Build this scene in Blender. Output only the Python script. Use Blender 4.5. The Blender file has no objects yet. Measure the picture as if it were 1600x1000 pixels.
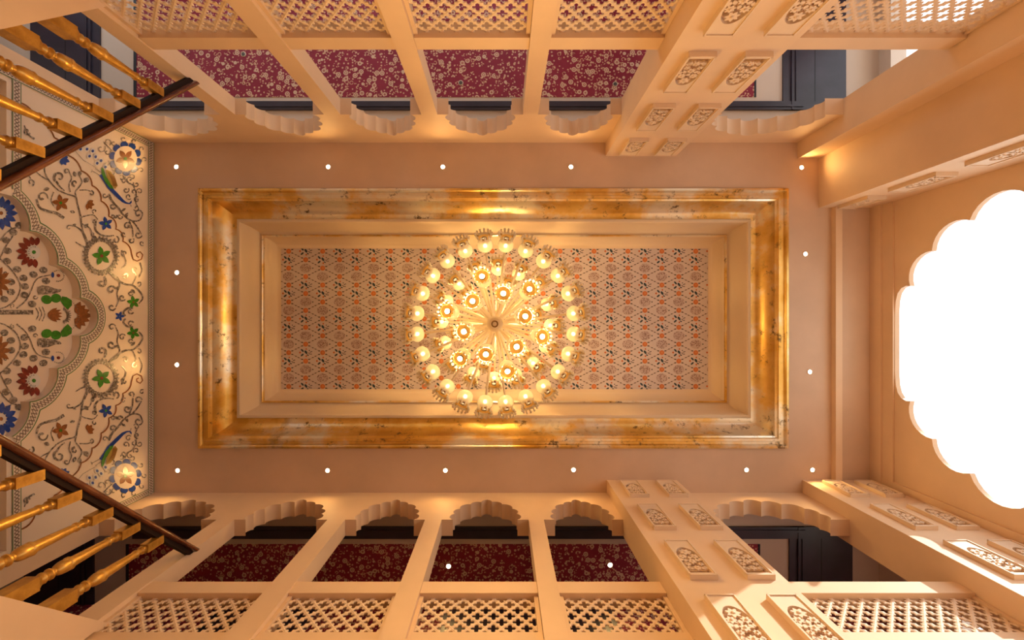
import bpy, bmesh, math, random
from mathutils import Vector, Matrix
from mathutils.geometry import tessellate_polygon
random.seed(7)
PI = math.pi
scene = bpy.context.scene
COL = scene.collection

# ------------------------------------------------------------------ camera, sky, sun, exposure
F = 720.0                 # focal length in pixels of the 1600x1000 frame
VU, VV = 785.0, 503.0     # the zenith in the frame
ZC = 5.5                  # ceiling height above the lens; the floor lies 1.3 below it
S = ZC / F
FLOOR = -1.3
cam = bpy.data.cameras.new('camera')
cam.sensor_width = 36.0
cam.lens = 36.0 * F / 1600.0
cam.shift_x = (800 - VU) / 1600.0
cam.shift_y = (VV - 500) / 1600.0
cam.clip_start = 0.05
camo = bpy.data.objects.new('camera', cam)
camo.rotation_euler = (PI, 0, 0)
COL.objects.link(camo)
scene.camera = camo

world = bpy.data.worlds.new('sky')
world.use_nodes = True
scene.world = world
bg = world.node_tree.nodes['Background']
bg.inputs[0].default_value = (0.88, 0.945, 1.0, 1)
bg.inputs[1].default_value = 1.9

sun = bpy.data.lights.new('sun', 'SUN')
sun.energy = 5.0
sun.angle = math.radians(0.55)
sun.color = (1.0, 0.95, 0.88)
suno = bpy.data.objects.new('sun', sun)
suno.rotation_euler = Vector((-2.83, 1.65, -1.99)).to_track_quat('-Z', 'Y').to_euler()
suno.location = (12, -6, 9)
COL.objects.link(suno)

vs = scene.view_settings
vs.view_transform = 'Standard'
vs.look = 'None'
vs.exposure = 0.18
vs.gamma = 1.0
vs.use_curve_mapping = False
cy = scene.cycles
cy.max_bounces = 6
cy.diffuse_bounces = 4
cy.glossy_bounces = 3
cy.transmission_bounces = 4
cy.transparent_max_bounces = 6
cy.caustics_reflective = False
cy.caustics_refractive = False
cy.sample_clamp_indirect = 4.0
cy.adaptive_threshold = 0.05

DOWN_W = 9.0             # each ceiling downlight
WARM = (1.0, 0.60, 0.20)
BULB = 1500.0              # chandelier lamp radiance
BULB_COL = (1.0, 0.64, 0.22)


def UX(u, Z=ZC): return (u - VU) * Z / F
def VY(v, Z=ZC): return (v - VV) * Z / F


# ------------------------------------------------------------------ node helper
class NT:
    def __init__(s, name):
        s.m = bpy.data.materials.new(name)
        s.m.use_nodes = True
        s.t = s.m.node_tree
        s.b = s.t.nodes['Principled BSDF']
        s.co = None

    def node(s, kind, **kw):
        n = s.t.nodes.new(kind)
        for k, v in kw.items():
            setattr(n, k, v)
        return n

    def put(s, sock, v):
        if isinstance(v, bpy.types.NodeSocket):
            s.t.links.new(v, sock)
        else:
            sock.default_value = v

    def m1(s, op, a, b=None, c=None):
        n = s.node('ShaderNodeMath', operation=op)
        s.put(n.inputs[0], a)
        if b is not None: s.put(n.inputs[1], b)
        if c is not None: s.put(n.inputs[2], c)
        return n.outputs[0]

    def add(s, a, b): return s.m1('ADD', a, b)
    def sub(s, a, b): return s.m1('SUBTRACT', a, b)
    def mul(s, a, b): return s.m1('MULTIPLY', a, b)
    def lt(s, a, b): return s.m1('LESS_THAN', a, b)
    def gt(s, a, b): return s.m1('GREATER_THAN', a, b)
    def mx(s, a, b): return s.m1('MAXIMUM', a, b)
    def mn(s, a, b): return s.m1('MINIMUM', a, b)
    def absv(s, a): return s.m1('ABSOLUTE', a)

    def coord(s, which='Object'):
        n = s.node('ShaderNodeTexCoord')
        return n.outputs[which]

    def xyz(s, v):
        n = s.node('ShaderNodeSeparateXYZ')
        s.put(n.inputs[0], v)
        return n.outputs

    def vec(s, x, y, z=0.0):
        n = s.node('ShaderNodeCombineXYZ')
        s.put(n.inputs[0], x); s.put(n.inputs[1], y); s.put(n.inputs[2], z)
        return n.outputs[0]

    def noise(s, scale, detail=4, rough=0.55, vec=None, dist=0.0):
        n = s.node('ShaderNodeTexNoise')
        n.inputs['Scale'].default_value = scale
        n.inputs['Detail'].default_value = detail
        n.inputs['Roughness'].default_value = rough
        n.inputs['Distortion'].default_value = dist
        s.put(n.inputs['Vector'], vec if vec is not None else s.coord())
        return n.outputs[0]

    def voro(s, scale, vec=None, rnd=1.0, feature='F1'):
        n = s.node('ShaderNodeTexVoronoi', feature=feature)
        n.inputs['Scale'].default_value = scale
        n.inputs['Randomness'].default_value = rnd
        s.put(n.inputs['Vector'], vec if vec is not None else s.coord())
        return n

    def ramp(s, fac, stops):
        n = s.node('ShaderNodeValToRGB')
        e = n.color_ramp.elements
        while len(e) > 1: e.remove(e[-1])
        e[0].position = stops[0][0]; e[0].color = (*stops[0][1], 1)
        for p, c in stops[1:]:
            k = e.new(p); k.color = (*c, 1)
        s.put(n.inputs[0], fac)
        return n.outputs[0]

    def mix(s, fac, a, b):
        n = s.node('ShaderNodeMix', data_type='RGBA')
        s.put(n.inputs[0], fac)
        s.put(n.inputs[6], (*a, 1) if isinstance(a, tuple) else a)
        s.put(n.inputs[7], (*b, 1) if isinstance(b, tuple) else b)
        return n.outputs[2]

    def color(s, v): s.put(s.b.inputs['Base Color'], (*v, 1) if isinstance(v, tuple) else v)

    def bump(s, h, strength=0.2, dist=0.01):
        n = s.node('ShaderNodeBump')
        n.inputs['Strength'].default_value = strength
        n.inputs['Distance'].default_value = dist
        s.put(n.inputs['Height'], h)
        s.t.links.new(n.outputs[0], s.b.inputs['Normal'])

    def set(s, rough=None, metal=None, spec=None):
        if rough is not None: s.put(s.b.inputs['Roughness'], rough)
        if metal is not None: s.put(s.b.inputs['Metallic'], metal)
        if spec is not None: s.b.inputs['Specular IOR Level'].default_value = spec
        return s.m


MAT = {}


def plaster(name, c, var=0.06, rough=0.6):
    n = NT(name)
    f = n.noise(1.7, 5)
    g = n.noise(22, 3)
    a = tuple(x * (1 - var) for x in c); b = tuple(min(1, x * (1 + var)) for x in c)
    n.color(n.ramp(f, [(0.3, a), (0.7, b)]))
    n.bump(g, 0.06, 0.004)
    MAT[name] = n.set(rough, 0, 0.3)


plaster('wall_paint', (0.75, 0.52, 0.33))
plaster('ceiling_paint', (0.63, 0.44, 0.305), 0.08)
plaster('cornice_cream', (0.78, 0.60, 0.40), 0.02)
plaster('carved_cream', (0.76, 0.56, 0.385), 0.03)
plaster('mural_ground', (0.80, 0.64, 0.48), 0.02, 0.5)
plaster('gallery_cream', (0.70, 0.58, 0.48), 0.04)


def simple(name, c, rough=0.5, metal=0.0, nscale=0, var=0.15):
    n = NT(name)
    if nscale:
        a = tuple(x * (1 - var) for x in c); b = tuple(min(1, x * (1 + var)) for x in c)
        n.color(n.ramp(n.noise(nscale, 4), [(0.35, a), (0.65, b)]))
    else:
        n.color(c)
    MAT[name] = n.set(rough, metal)


simple('navy', (0.040, 0.033, 0.052), 0.35, 0, 3, 0.2)
simple('dark_wood', (0.022, 0.010, 0.006), 0.8)
MAT['dark_wood'].node_tree.nodes['Principled BSDF'].inputs['Specular IOR Level'].default_value = 0.15
simple('black_edge', (0.012, 0.012, 0.018), 0.5)
simple('floor_stone', (0.62, 0.50, 0.38), 0.35, 0, 2.0)
simple('outer_wall', (0.62, 0.52, 0.42), 0.8, 0, 2.0)
simple('blue_inlay', (0.012, 0.055, 0.30), 0.3, 0, 40, 0.25)
simple('green_inlay', (0.035, 0.21, 0.012), 0.3, 0, 40, 0.25)
simple('dark_green', (0.03, 0.10, 0.02), 0.35)
simple('brown_inlay', (0.26, 0.085, 0.02), 0.3, 0, 40, 0.25)
simple('red_inlay', (0.19, 0.022, 0.012), 0.3, 0, 40, 0.25)
simple('gold_inlay', (0.40, 0.28, 0.06), 0.3, 0.3)
simple('white_inlay', (0.72, 0.66, 0.58), 0.3)
simple('brass_dark', (0.22, 0.12, 0.04), 0.35, 0.8)
simple('ring_metal', (0.75, 0.62, 0.48), 0.4, 0.2)
simple('unlit_lens', (0.10, 0.09, 0.08), 0.2)

# grey mirror-mosaic pieces
n = NT('mirror_inlay')
v = n.voro(70)
n.color(n.ramp(n.xyz(v.outputs['Color'])[0], [(0.0, (0.10, 0.08, 0.065)), (0.6, (0.25, 0.21, 0.17)), (1.0, (0.50, 0.44, 0.38))]))
MAT['mirror_inlay'] = n.set(0.3, 0.25)

# dark polished wood
n = NT('handrail_wood')
c = n.xyz(n.coord())
g = n.noise(6, 5, 0.6, n.vec(n.mul(c[0], 9.0), c[1], c[2]))
n.color(n.ramp(g, [(0.3, (0.08, 0.022, 0.010)), (0.7, (0.20, 0.062, 0.024))]))
MAT['handrail_wood'] = n.set(0.22, 0)

# old gold paint on the turned balusters
n = NT('gilt_wood')
n.color(n.ramp(n.noise(9, 6, 0.65), [(0.28, (0.33, 0.15, 0.02)), (0.55, (0.62, 0.33, 0.06)), (0.8, (0.80, 0.48, 0.12))]))
n.bump(n.noise(30, 3), 0.15, 0.004)
MAT['gilt_wood'] = n.set(0.34, 0.55)

# distressed gold leaf
n = NT('gold_leaf')
big = n.noise(1.3, 5, 0.6)
fine = n.noise(9, 8, 0.75)
patch = n.noise(2.2, 3, 0.6, dist=0.6)
gold = n.ramp(big, [(0.36, (0.66, 0.36, 0.06)), (0.48, (0.82, 0.53, 0.16)), (0.58, (0.86, 0.78, 0.62))])  # palest stop paints silvery highlights into the leaf colour
wear = n.mul(n.m1('SMOOTH_MIN', n.mx(n.mul(n.sub(fine, 0.55), 7.0), 0.0), 1.0, 0.1), n.mx(n.mul(n.sub(patch, 0.40), 9.0), 0.0))
wear = n.mn(n.add(wear, n.mx(n.mul(n.sub(n.noise(0.9, 6, 0.7, dist=0.4), 0.60), 5.0), 0.0)), 0.9)
n.color(n.mix(wear, gold, (0.10, 0.055, 0.022)))
n.bump(fine, 0.12, 0.006)
MAT['gold_leaf'] = n.set(0.33, 0.75)

# diamond-lattice wallpaper of the ceiling panel
n = NT('lattice_wallpaper')
PX, PY = 0.4664, 0.2323
c = n.xyz(n.coord())
p = n.m1('DIVIDE', n.add(c[0], 0.033), PX)
q = n.m1('DIVIDE', n.add(c[1], 0.0), PY)
a = n.add(p, q); b = n.sub(p, q)


def ell(n, dx, dy, ox, oy, rx, ry, ang=0.0):
    x = n.sub(dx, ox); y = n.sub(dy, oy)
    ca, sa = math.cos(ang), math.sin(ang)
    xr = n.add(n.mul(x, ca / rx), n.mul(y, sa / rx))
    yr = n.sub(n.mul(y, ca / ry), n.mul(x, sa / ry))
    return n.lt(n.add(n.mul(xr, xr), n.mul(yr, yr)), 1.0)


def pen(n, base, mask, colr): return n.mix(mask, base, colr)


ra = n.sub(a, n.m1('ROUND', a)); rb = n.sub(b, n.m1('ROUND', b))
ldx = n.mul(n.add(ra, rb), PX / 2); ldy = n.mul(n.sub(ra, rb), PY / 2)
fa = n.sub(n.m1('FRACT', a), 0.5); fb = n.sub(n.m1('FRACT', b), 0.5)
cdx = n.mul(n.add(fa, fb), PX / 2); cdy = n.mul(n.sub(fa, fb), PY / 2)
row = n.sub(n.m1('FLOOR', a), n.m1('FLOOR', b))
typ = n.lt(n.m1('FLOORED_MODULO', row, 4.0), 1.5)
notyp = n.sub(1.0, typ)
col = n.ramp(n.noise(3, 4), [(0.3, (0.62, 0.51, 0.455)), (0.7, (0.68, 0.57, 0.51))])
# garland lines with leaf beads
for (r1, r2) in ((ra, rb), (rb, ra)):
    line = n.mul(n.lt(n.absv(r1), 0.012), n.gt(n.absv(r2), 0.14))
    col = pen(n, col, n.mul(line, 0.7), (0.28, 0.14, 0.07))
    bead = n.add(n.absv(n.sub(n.absv(r2), 0.21)), 0.0)
    m = n.lt(n.add(n.m1('POWER', n.mul(r1, 1 / 0.045), 2.0), n.m1('POWER', n.mul(bead, 1 / 0.05), 2.0)), 1.0)
    col = pen(n, col, m, (0.10, 0.06, 0.035))
    bead = n.absv(n.sub(n.absv(r2), 0.42))
    m = n.lt(n.add(n.m1('POWER', n.mul(r1, 1 / 0.035), 2.0), n.m1('POWER', n.mul(bead, 1 / 0.045), 2.0)), 1.0)
    col = pen(n, col, m, (0.12, 0.075, 0.05))
# speckled bushes
bush = n.mul(ell(n, cdx, cdy, 0, 0.0, 0.078, 0.062), notyp)
dots = n.voro(62)
dm = n.mul(bush, n.lt(dots.outputs['Distance'], 0.42))
col = pen(n, col, n.mul(bush, 0.35), (0.36, 0.19, 0.14))
col = pen(n, col, n.mul(dm, 0.8), (0.20, 0.09, 0.065))
col = pen(n, col, n.mul(ell(n, cdx, cdy, 0.098, 0.0, 0.010, 0.010), notyp), (0.12, 0.11, 0.09))
# leaf sprays
for ox, oy, rx, ry, an in ((-0.046, -0.030, 0.026, 0.012, 0.8), (0.004, -0.006, 0.028, 0.016, 0.95), (-0.048, 0.032, 0.025, 0.012, -0.7),
                           (0.030, 0.034, 0.016, 0.008, 0.3)):
    col = pen(n, col, n.mul(ell(n, cdx, cdy, ox, oy, rx, ry, an), typ), (0.035, 0.055, 0.065))
for ox, oy in ((0.05, -0.03), (0.066, -0.008), (0.058, 0.018), (0.082, -0.014), (0.044, 0.006), (0.076, 0.020)):
    col = pen(n, col, n.mul(ell(n, cdx, cdy, ox, oy, 0.008, 0.007), typ), (0.08, 0.06, 0.055))
for ox, oy, r in ((-0.078, -0.002, 0.013), (0.008, -0.05, 0.011), (0.008, 0.048, 0.012)):
    col = pen(n, col, n.mul(ell(n, cdx, cdy, ox, oy, r, r), typ), (0.56, 0.13, 0.03))
# orange rosettes at the crossings
col = pen(n, col, ell(n, ldx, ldy, 0, 0, 0.034, 0.034), (0.62, 0.19, 0.06))
col = pen(n, col, ell(n, ldx, ldy, 0.003, -0.004, 0.012, 0.012), (0.68, 0.26, 0.09))
n.color(col)
MAT['lattice_wallpaper'] = n.set(0.6, 0, 0.2)

# crimson floral wallpaper of the gallery
n = NT('crimson_wallpaper')
co = n.coord()
base = n.ramp(n.noise(5, 4), [(0.3, (0.25, 0.022, 0.045)), (0.7, (0.31, 0.032, 0.060))])
cream = (0.70, 0.50, 0.35)
col = base
cv = n.voro(30, co)
col = pen(n, col, n.mul(n.lt(cv.outputs['Distance'], 0.34), n.gt(n.xyz(cv.outputs['Color'])[0], 0.30)), (0.66, 0.42, 0.28))
cv = n.voro(17, co)
d = cv.outputs['Distance']
crl = n.mul(n.mul(n.lt(d, 0.40), n.gt(d, 0.27)), n.gt(n.xyz(cv.outputs['Color'])[1], 0.35))
col = pen(n, col, n.mul(crl, n.gt(n.noise(40, 1, 0.5, co), 0.46)), (0.66, 0.42, 0.26))
cv = n.voro(11.5, co, 0.9)
d = cv.outputs['Distance']
pick = n.gt(n.xyz(cv.outputs['Color'])[0], 0.22)
col = pen(n, col, n.mul(n.lt(d, 0.34), pick), cream)
col = pen(n, col, n.mul(n.mul(n.lt(d, 0.21), n.gt(d, 0.13)), pick), (0.42, 0.13, 0.10))
n.color(col)
MAT['crimson_wallpaper'] = n.set(0.55, 0, 0.25)

# mosaic border strips: u runs along the strip in metres, v across from 0 to 1
n = NT('mosaic_border')
uv = n.xyz(n.coord('UV'))
t = n.sub(uv[1], 0.5)
edge = n.gt(n.absv(t), 0.40)
per = 0.062
ph = n.m1('DIVIDE', uv[0], per)
zig = n.m1('PINGPONG', ph, 0.5)
zz = n.sub(n.mul(zig, 1.1), 0.275)
x1 = n.lt(n.absv(n.sub(t, zz)), 0.085)
x2 = n.lt(n.absv(n.add(t, zz)), 0.085)
mask = n.mul(n.mx(x1, x2), n.lt(n.absv(t), 0.30))
fl = n.voro(120)
ground = (0.66, 0.56, 0.46)
colr = pen(n, n.mix(0.0, ground, ground), mask, n.ramp(n.xyz(fl.outputs['Color'])[0], [(0, (0.10, 0.075, 0.06)), (1, (0.26, 0.17, 0.12))]))
colr = pen(n, colr, n.mul(edge, n.lt(n.absv(t), 0.485)), (0.045, 0.14, 0.02))
n.color(colr)
MAT['mosaic_border'] = n.set(0.35, 0.1)


def emit(name, c, strength):
    m = bpy.data.materials.new(name)
    m.use_nodes = True
    t = m.node_tree
    t.nodes.remove(t.nodes['Principled BSDF'])
    e = t.nodes.new('ShaderNodeEmission')
    e.inputs[0].default_value = (*c, 1)
    e.inputs[1].default_value = strength
    t.links.new(e.outputs[0], t.nodes['Material Output'].inputs[0])
    MAT[name] = m


emit('lamp_glow', BULB_COL, BULB)
emit('inner_glow', (1.0, 0.66, 0.27), 36.0)
emit('added_uplight_glow', (1.0, 0.64, 0.24), 400.0)  # extra glow, added on the stem to brighten the coffer
emit('dim_glow', (1.0, 0.72, 0.36), 1.2)
emit('downlight_glow', (1.0, 0.80, 0.58), 14.0)

# frosted cream glass: part clear, part translucent, a little gloss
m = bpy.data.materials.new('cream_glass')
m.use_nodes = True
t = m.node_tree
t.nodes.remove(t.nodes['Principled BSDF'])
tr = t.nodes.new('ShaderNodeBsdfTransparent'); tr.inputs[0].default_value = (1.0, 0.95, 0.85, 1)
tl = t.nodes.new('ShaderNodeBsdfTranslucent'); tl.inputs[0].default_value = (0.95, 0.83, 0.62, 1)
df = t.nodes.new('ShaderNodeBsdfDiffuse'); df.inputs[0].default_value = (0.95, 0.84, 0.64, 1)
gl = t.nodes.new('ShaderNodeBsdfGlossy'); gl.inputs['Roughness'].default_value = 0.12
fr = t.nodes.new('ShaderNodeFresnel'); fr.inputs[0].default_value = 1.5
ns = t.nodes.new('ShaderNodeTexNoise'); ns.inputs['Scale'].default_value = 30
a1 = t.nodes.new('ShaderNodeMixShader'); a1.inputs[0].default_value = 0.5
a2 = t.nodes.new('ShaderNodeMixShader'); a2.inputs[0].default_value = 0.86
a3 = t.nodes.new('ShaderNodeMixShader')
L = t.links.new
L(tl.outputs[0], a1.inputs[1]); L(df.outputs[0], a1.inputs[2])
L(tr.outputs[0], a2.inputs[1]); L(a1.outputs[0], a2.inputs[2])
L(fr.outputs[0], a3.inputs[0]); L(a2.outputs[0], a3.inputs[1]); L(gl.outputs[0], a3.inputs[2])
L(a3.outputs[0], t.nodes['Material Output'].inputs[0])
MAT['cream_glass'] = m


def translucent(name, c, w_):
    m = bpy.data.materials.new(name)
    m.use_nodes = True
    t = m.node_tree
    b_ = t.nodes['Principled BSDF']
    b_.inputs['Base Color'].default_value = (*c, 1)
    b_.inputs['Roughness'].default_value = 0.25
    tl = t.nodes.new('ShaderNodeBsdfTranslucent'); tl.inputs[0].default_value = (*c, 1)
    mx = t.nodes.new('ShaderNodeMixShader'); mx.inputs[0].default_value = w_
    t.links.new(b_.outputs[0], mx.inputs[1]); t.links.new(tl.outputs[0], mx.inputs[2])
    t.links.new(mx.outputs[0], t.nodes['Material Output'].inputs[0])
    MAT[name] = m


translucent('amber_reflector', (0.92, 0.56, 0.16), 0.6)
translucent('bead_glass', (0.97, 0.86, 0.66), 0.5)
simple('arm_cream', (0.86, 0.70, 0.48), 0.3, 0.1)


# ------------------------------------------------------------------ mesh helpers
class MB:
    def __init__(s):
        s.v = []; s.f = []; s.uv = None

    def box(s, x0, x1, y0, y1, z0, z1):
        b = len(s.v)
        for z in (z0, z1):
            for y in (y0, y1):
                for x in (x0, x1):
                    s.v.append((x, y, z))
        for q in ((0, 2, 3, 1), (4, 5, 7, 6), (0, 1, 5, 4), (2, 6, 7, 3), (0, 4, 6, 2), (1, 3, 7, 5)):
            s.f.append(tuple(b + i for i in q))
        return s

    def prism(s, outline, holes, fn, d0, d1, back=True):
        loops = [outline] + list(holes)
        tris = tessellate_polygon([[Vector((p[0], p[1], 0)) for p in lp] for lp in loops])
        flat = [p for lp in loops for p in lp]
        n = len(flat); b = len(s.v)
        for d in (d0, d1):
            s.v += [fn(p[0], p[1], d) for p in flat]
        for t in tris:
            s.f.append(tuple(b + i for i in t))
            if back: s.f.append(tuple(b + n + i for i in reversed(t)))
        o = 0
        for lp in loops:
            k = len(lp)
            for i in range(k):
                j = (i + 1) % k
                s.f.append((b + o + i, b + o + j, b + n + o + j, b + n + o + i))
            o += k
        return s

    def flat(s, outline, fn):
        tris = tessellate_polygon([[Vector((p[0], p[1], 0)) for p in outline]])
        b = len(s.v)
        s.v += [fn(p[0], p[1]) for p in outline]
        s.f += [tuple(b + i for i in t) for t in tris]
        return s

    def lathe(s, prof, seg=14, mat=None, cap=True):
        b = len(s.v); k = len(prof)
        for (r, z) in prof:
            for i in range(seg):
                a = 2 * PI * i / seg
                p = Vector((r * math.cos(a), r * math.sin(a), z))
                s.v.append(tuple(mat @ p) if mat else tuple(p))
        for j in range(k - 1):
            for i in range(seg):
                i2 = (i + 1) % seg
                s.f.append((b + j * seg + i, b + j * seg + i2, b + (j + 1) * seg + i2, b + (j + 1) * seg + i))
        if cap:
            if prof[0][0] > 1e-6: s.f.append(tuple(b + i for i in reversed(range(seg))))
            if prof[-1][0] > 1e-6: s.f.append(tuple(b + (k - 1) * seg + i for i in range(seg)))
        return s

    def tube(s, p, q, r, seg=8, r2=None):
        p = Vector(p); q = Vector(q)
        d = q - p
        mat = Matrix.Translation(p) @ d.to_track_quat('Z', 'Y').to_matrix().to_4x4()
        return s.lathe([(r, 0), (r if r2 is None else r2, d.length)], seg, mat)

    def build(s, name, mat, parent=None, smooth=None, recalc=True):
        me = bpy.data.meshes.new(name)
        me.from_pydata([tuple(v) for v in s.v], [], s.f)
        me.validate()
        if recalc:
            bm = bmesh.new(); bm.from_mesh(me)
            bmesh.ops.remove_doubles(bm, verts=bm.verts, dist=1e-5)
            bmesh.ops.recalc_face_normals(bm, faces=bm.faces)
            bm.to_mesh(me); bm.free()
        me.materials.append(MAT[mat])
        if smooth is not None:
            me.shade_smooth(); me.set_sharp_from_angle(angle=math.radians(smooth))
        return link(name, me, parent)


def link(name, data, parent=None):
    o = bpy.data.objects.new(name, data)
    COL.objects.link(o)
    if parent is not None: o.parent = parent
    return o


def tag(o, label=None, cat=None, group=None, kind=None):
    if label: o['label'] = label
    if cat: o['category'] = cat
    if group: o['group'] = group
    if kind: o['kind'] = kind
    return o


def empty(name, loc, label=None, cat=None, group=None):
    o = bpy.data.objects.new(name, None)
    o.location = loc
    o.empty_display_size = 0.1
    COL.objects.link(o)
    return tag(o, label, cat, group)


def under(o, parent):
    """parent o, built in world coordinates, under an unrotated empty"""
    o.parent = parent
    o.location = Vector(o.location) - Vector(parent.location)
    return o


def arc(p, q, sag, seg=6, away=(0, 0)):
    """points from p (included) to q (excluded) on an arc bulging away from a point"""
    p = Vector(p); q = Vector(q)
    ch = q - p
    nrm = Vector((-ch.y, ch.x)).normalized()
    mid = (p + q) / 2
    if nrm.dot(mid - Vector(away)) < 0: nrm = -nrm
    h = ch.length / 2
    sag = min(sag, h * 0.999)
    R = (h * h + sag * sag) / (2 * sag)
    cen = mid - nrm * (R - sag)
    a0 = math.asin(min(1, h / R))
    d = ch.normalized()
    out = []
    for i in range(seg):
        a = -a0 + 2 * a0 * i / seg
        out.append(tuple(cen + d * (R * math.sin(a)) + nrm * (R * math.cos(a))))
    return out


# ------------------------------------------------------------------ the setting
SIDES = {  # sign of y, wall plane, wall inner face, gallery back wall (pixels from the zenith at ceiling height)
    'north': dict(sg=-1, d=280, din=302, back=556, cols=[(404, 424), (544, 566), (675.5, 697), (812.5, 833)], pil=(946, 1056), dp=259,
                  band=(330, 343), paper=351, wide=(1056, 1245.5), pl=214, pr=1178, end=(1222, 1320), lend=(50, 158), bandu=(218, 1252)),
    'south': dict(sg=1, d=267, din=289, back=440, cols=[(399, 423), (548.6, 572.6), (680.4, 703), (820.4, 841)], pil=(948, 1057), dp=247,
                  band=(319, 337), paper=347, wide=(1057, 1254), pl=202, pr=1184, end=(1232, 1330), lend=(40, 148), bandu=(210, 1255)),
}
XL = UX(240)              # mural wall
XR = 4.43                 # arch wall on the daylight side
ZI = 4.754                # arch shoulders
ROOF = 6.62
st = lambda o: tag(o, kind='structure')

# floor, roof slab and outer shell
st(MB().box(-7.0, 9.0, -6.0, 6.0, FLOOR - 0.15, FLOOR).build('floor', 'floor_stone'))
st(MB().box(-6.6, XR + 0.35, -4.4, 4.4, ROOF, ROOF + 0.12).build('roof', 'outer_wall'))
st(MB().box(-6.7, -6.55, -4.4, 4.4, FLOOR, ROOF).build('wall_west_outer', 'gallery_cream'))

# atrium ceiling with the rectangular opening of the coffer
CU0, CU1, CV0, CV1 = 313, 1229, 297, 698
px = lambda u, v, d: (UX(u), VY(v), d)
b = MB().prism([(238, 221), (1366, 221), (1366, 772), (238, 772)], [[(CU0, CV0), (CU0, CV1), (CU1, CV1), (CU1, CV0)]], px, ZC, ZC + 0.06)
ceil = st(b.build('ceiling', 'ceiling_paint'))


def ring_loft(prof):
    b = MB()
    k = len(prof)
    for (w, K) in prof:
        for (u, v) in ((CU0 + w, CV0 + w), (CU1 - w, CV0 + w), (CU1 - w, CV1 - w), (CU0 + w, CV1 - w)):
            b.v.append((UX(u), VY(v), K * ZC))
    for j in range(k - 1):
        for i in range(4):
            i2 = (i + 1) % 4
            b.f.append((j * 4 + i, j * 4 + i2, (j + 1) * 4 + i2, (j + 1) * 4 + i))
    return b


gp = [(-2, 1.004), (-2, 0.9965), (1.5, 0.9955), (3, 0.998), (4, 1.0015), (8, 1.002), (9, 0.9985), (12.5, 0.999), (13.5, 1.004), (16, 1.006)]
gp += [(16 + 21.6 * (1 - math.cos(t * PI / 2 / 10)), 1.006 + 0.045 * math.sin(t * PI / 2 / 10)) for t in range(1, 11)]
g = ring_loft(gp).build('gold_cove', 'gold_leaf', ceil, 35)
tag(g, 'distressed gold leaf cove framing the ceiling coffer')
cp = [(37.6, 1.052), (37.6, 1.047), (38.4, 1.046), (42.2, 1.046), (43, 1.048), (43.2, 1.054)]
cp += [(43.2 + 11.6 * (1 - math.cos(t * PI / 2 / 8)), 1.054 + 0.058 * math.sin(t * PI / 2 / 8)) for t in range(1, 9)]
ring_loft(cp).build('cornice', 'cornice_cream', ceil, 35)
ring_loft([(54.8, 1.113), (54.8, 1.109), (56.0, 1.107), (57.6, 1.109), (58.0, 1.115)]).build('gold_bead', 'gold_leaf', ceil, 35)
cp = [(57.8, 1.114), (58.6, 1.116)]
cp += [(58.6 + 18.0 * (1 - math.cos(t * PI / 2 / 8)), 1.116 + 0.037 * math.sin(t * PI / 2 / 8)) for t in range(1, 9)]
ring_loft(cp).build('cornice', 'cornice_cream', ceil, 35)
w = 76.6
zc2 = 1.152 * ZC
x0, x1, y0, y1 = UX(CU0 + w), UX(CU1 - w), VY(CV0 + w), VY(CV1 - w)
mb = MB().box(-(x1 - x0) / 2 - .02, (x1 - x0) / 2 + .02, -(y1 - y0) / 2 - .02, (y1 - y0) / 2 + .02, 0, 0.03)
o = mb.build('wallpaper_panel', 'lattice_wallpaper', ceil)
o.location = ((x0 + x1) / 2, (y0 + y1) / 2, zc2)
tag(o, 'diamond lattice wallpaper with orange rosettes')

# mouldings at the daylight end of the ceiling
st(MB().box(UX(1299), UX(1309), VY(245), VY(752), ZC - 0.075, ZC + 0.01).build('trim_1', 'wall_paint'))

HALF = [(0.0, -0.207), (0.06, -0.283), (0.173, -0.347), (0.28, -0.47), (0.325, -0.60), (0.33, -0.746)]


def arch_pts(x0, x1):
    """scalloped arch soffit from right shoulder to left shoulder, in (x, Z)"""
    cx = (x0 + x1) / 2; half = (x1 - x0) / 2
    sx = (half - 0.115) / 0.33 if half < 0.5 else half / 0.4485
    R = [(x * sx, ZC + z) for x, z in HALF]
    right = []
    for i in range(len(R) - 1, 0, -1):
        p, q = R[i], R[i - 1]
        ch = math.dist(p, q)
        sag = ch * (0.16 if i == 1 else 0.30)
        right += arc(p, q, sag, 6, (0, ZC - 0.78))
    left = [(-x, z) for x, z in reversed(right)]
    return [(cx + x, z) for x, z in right + [R[0]] + left]


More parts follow.
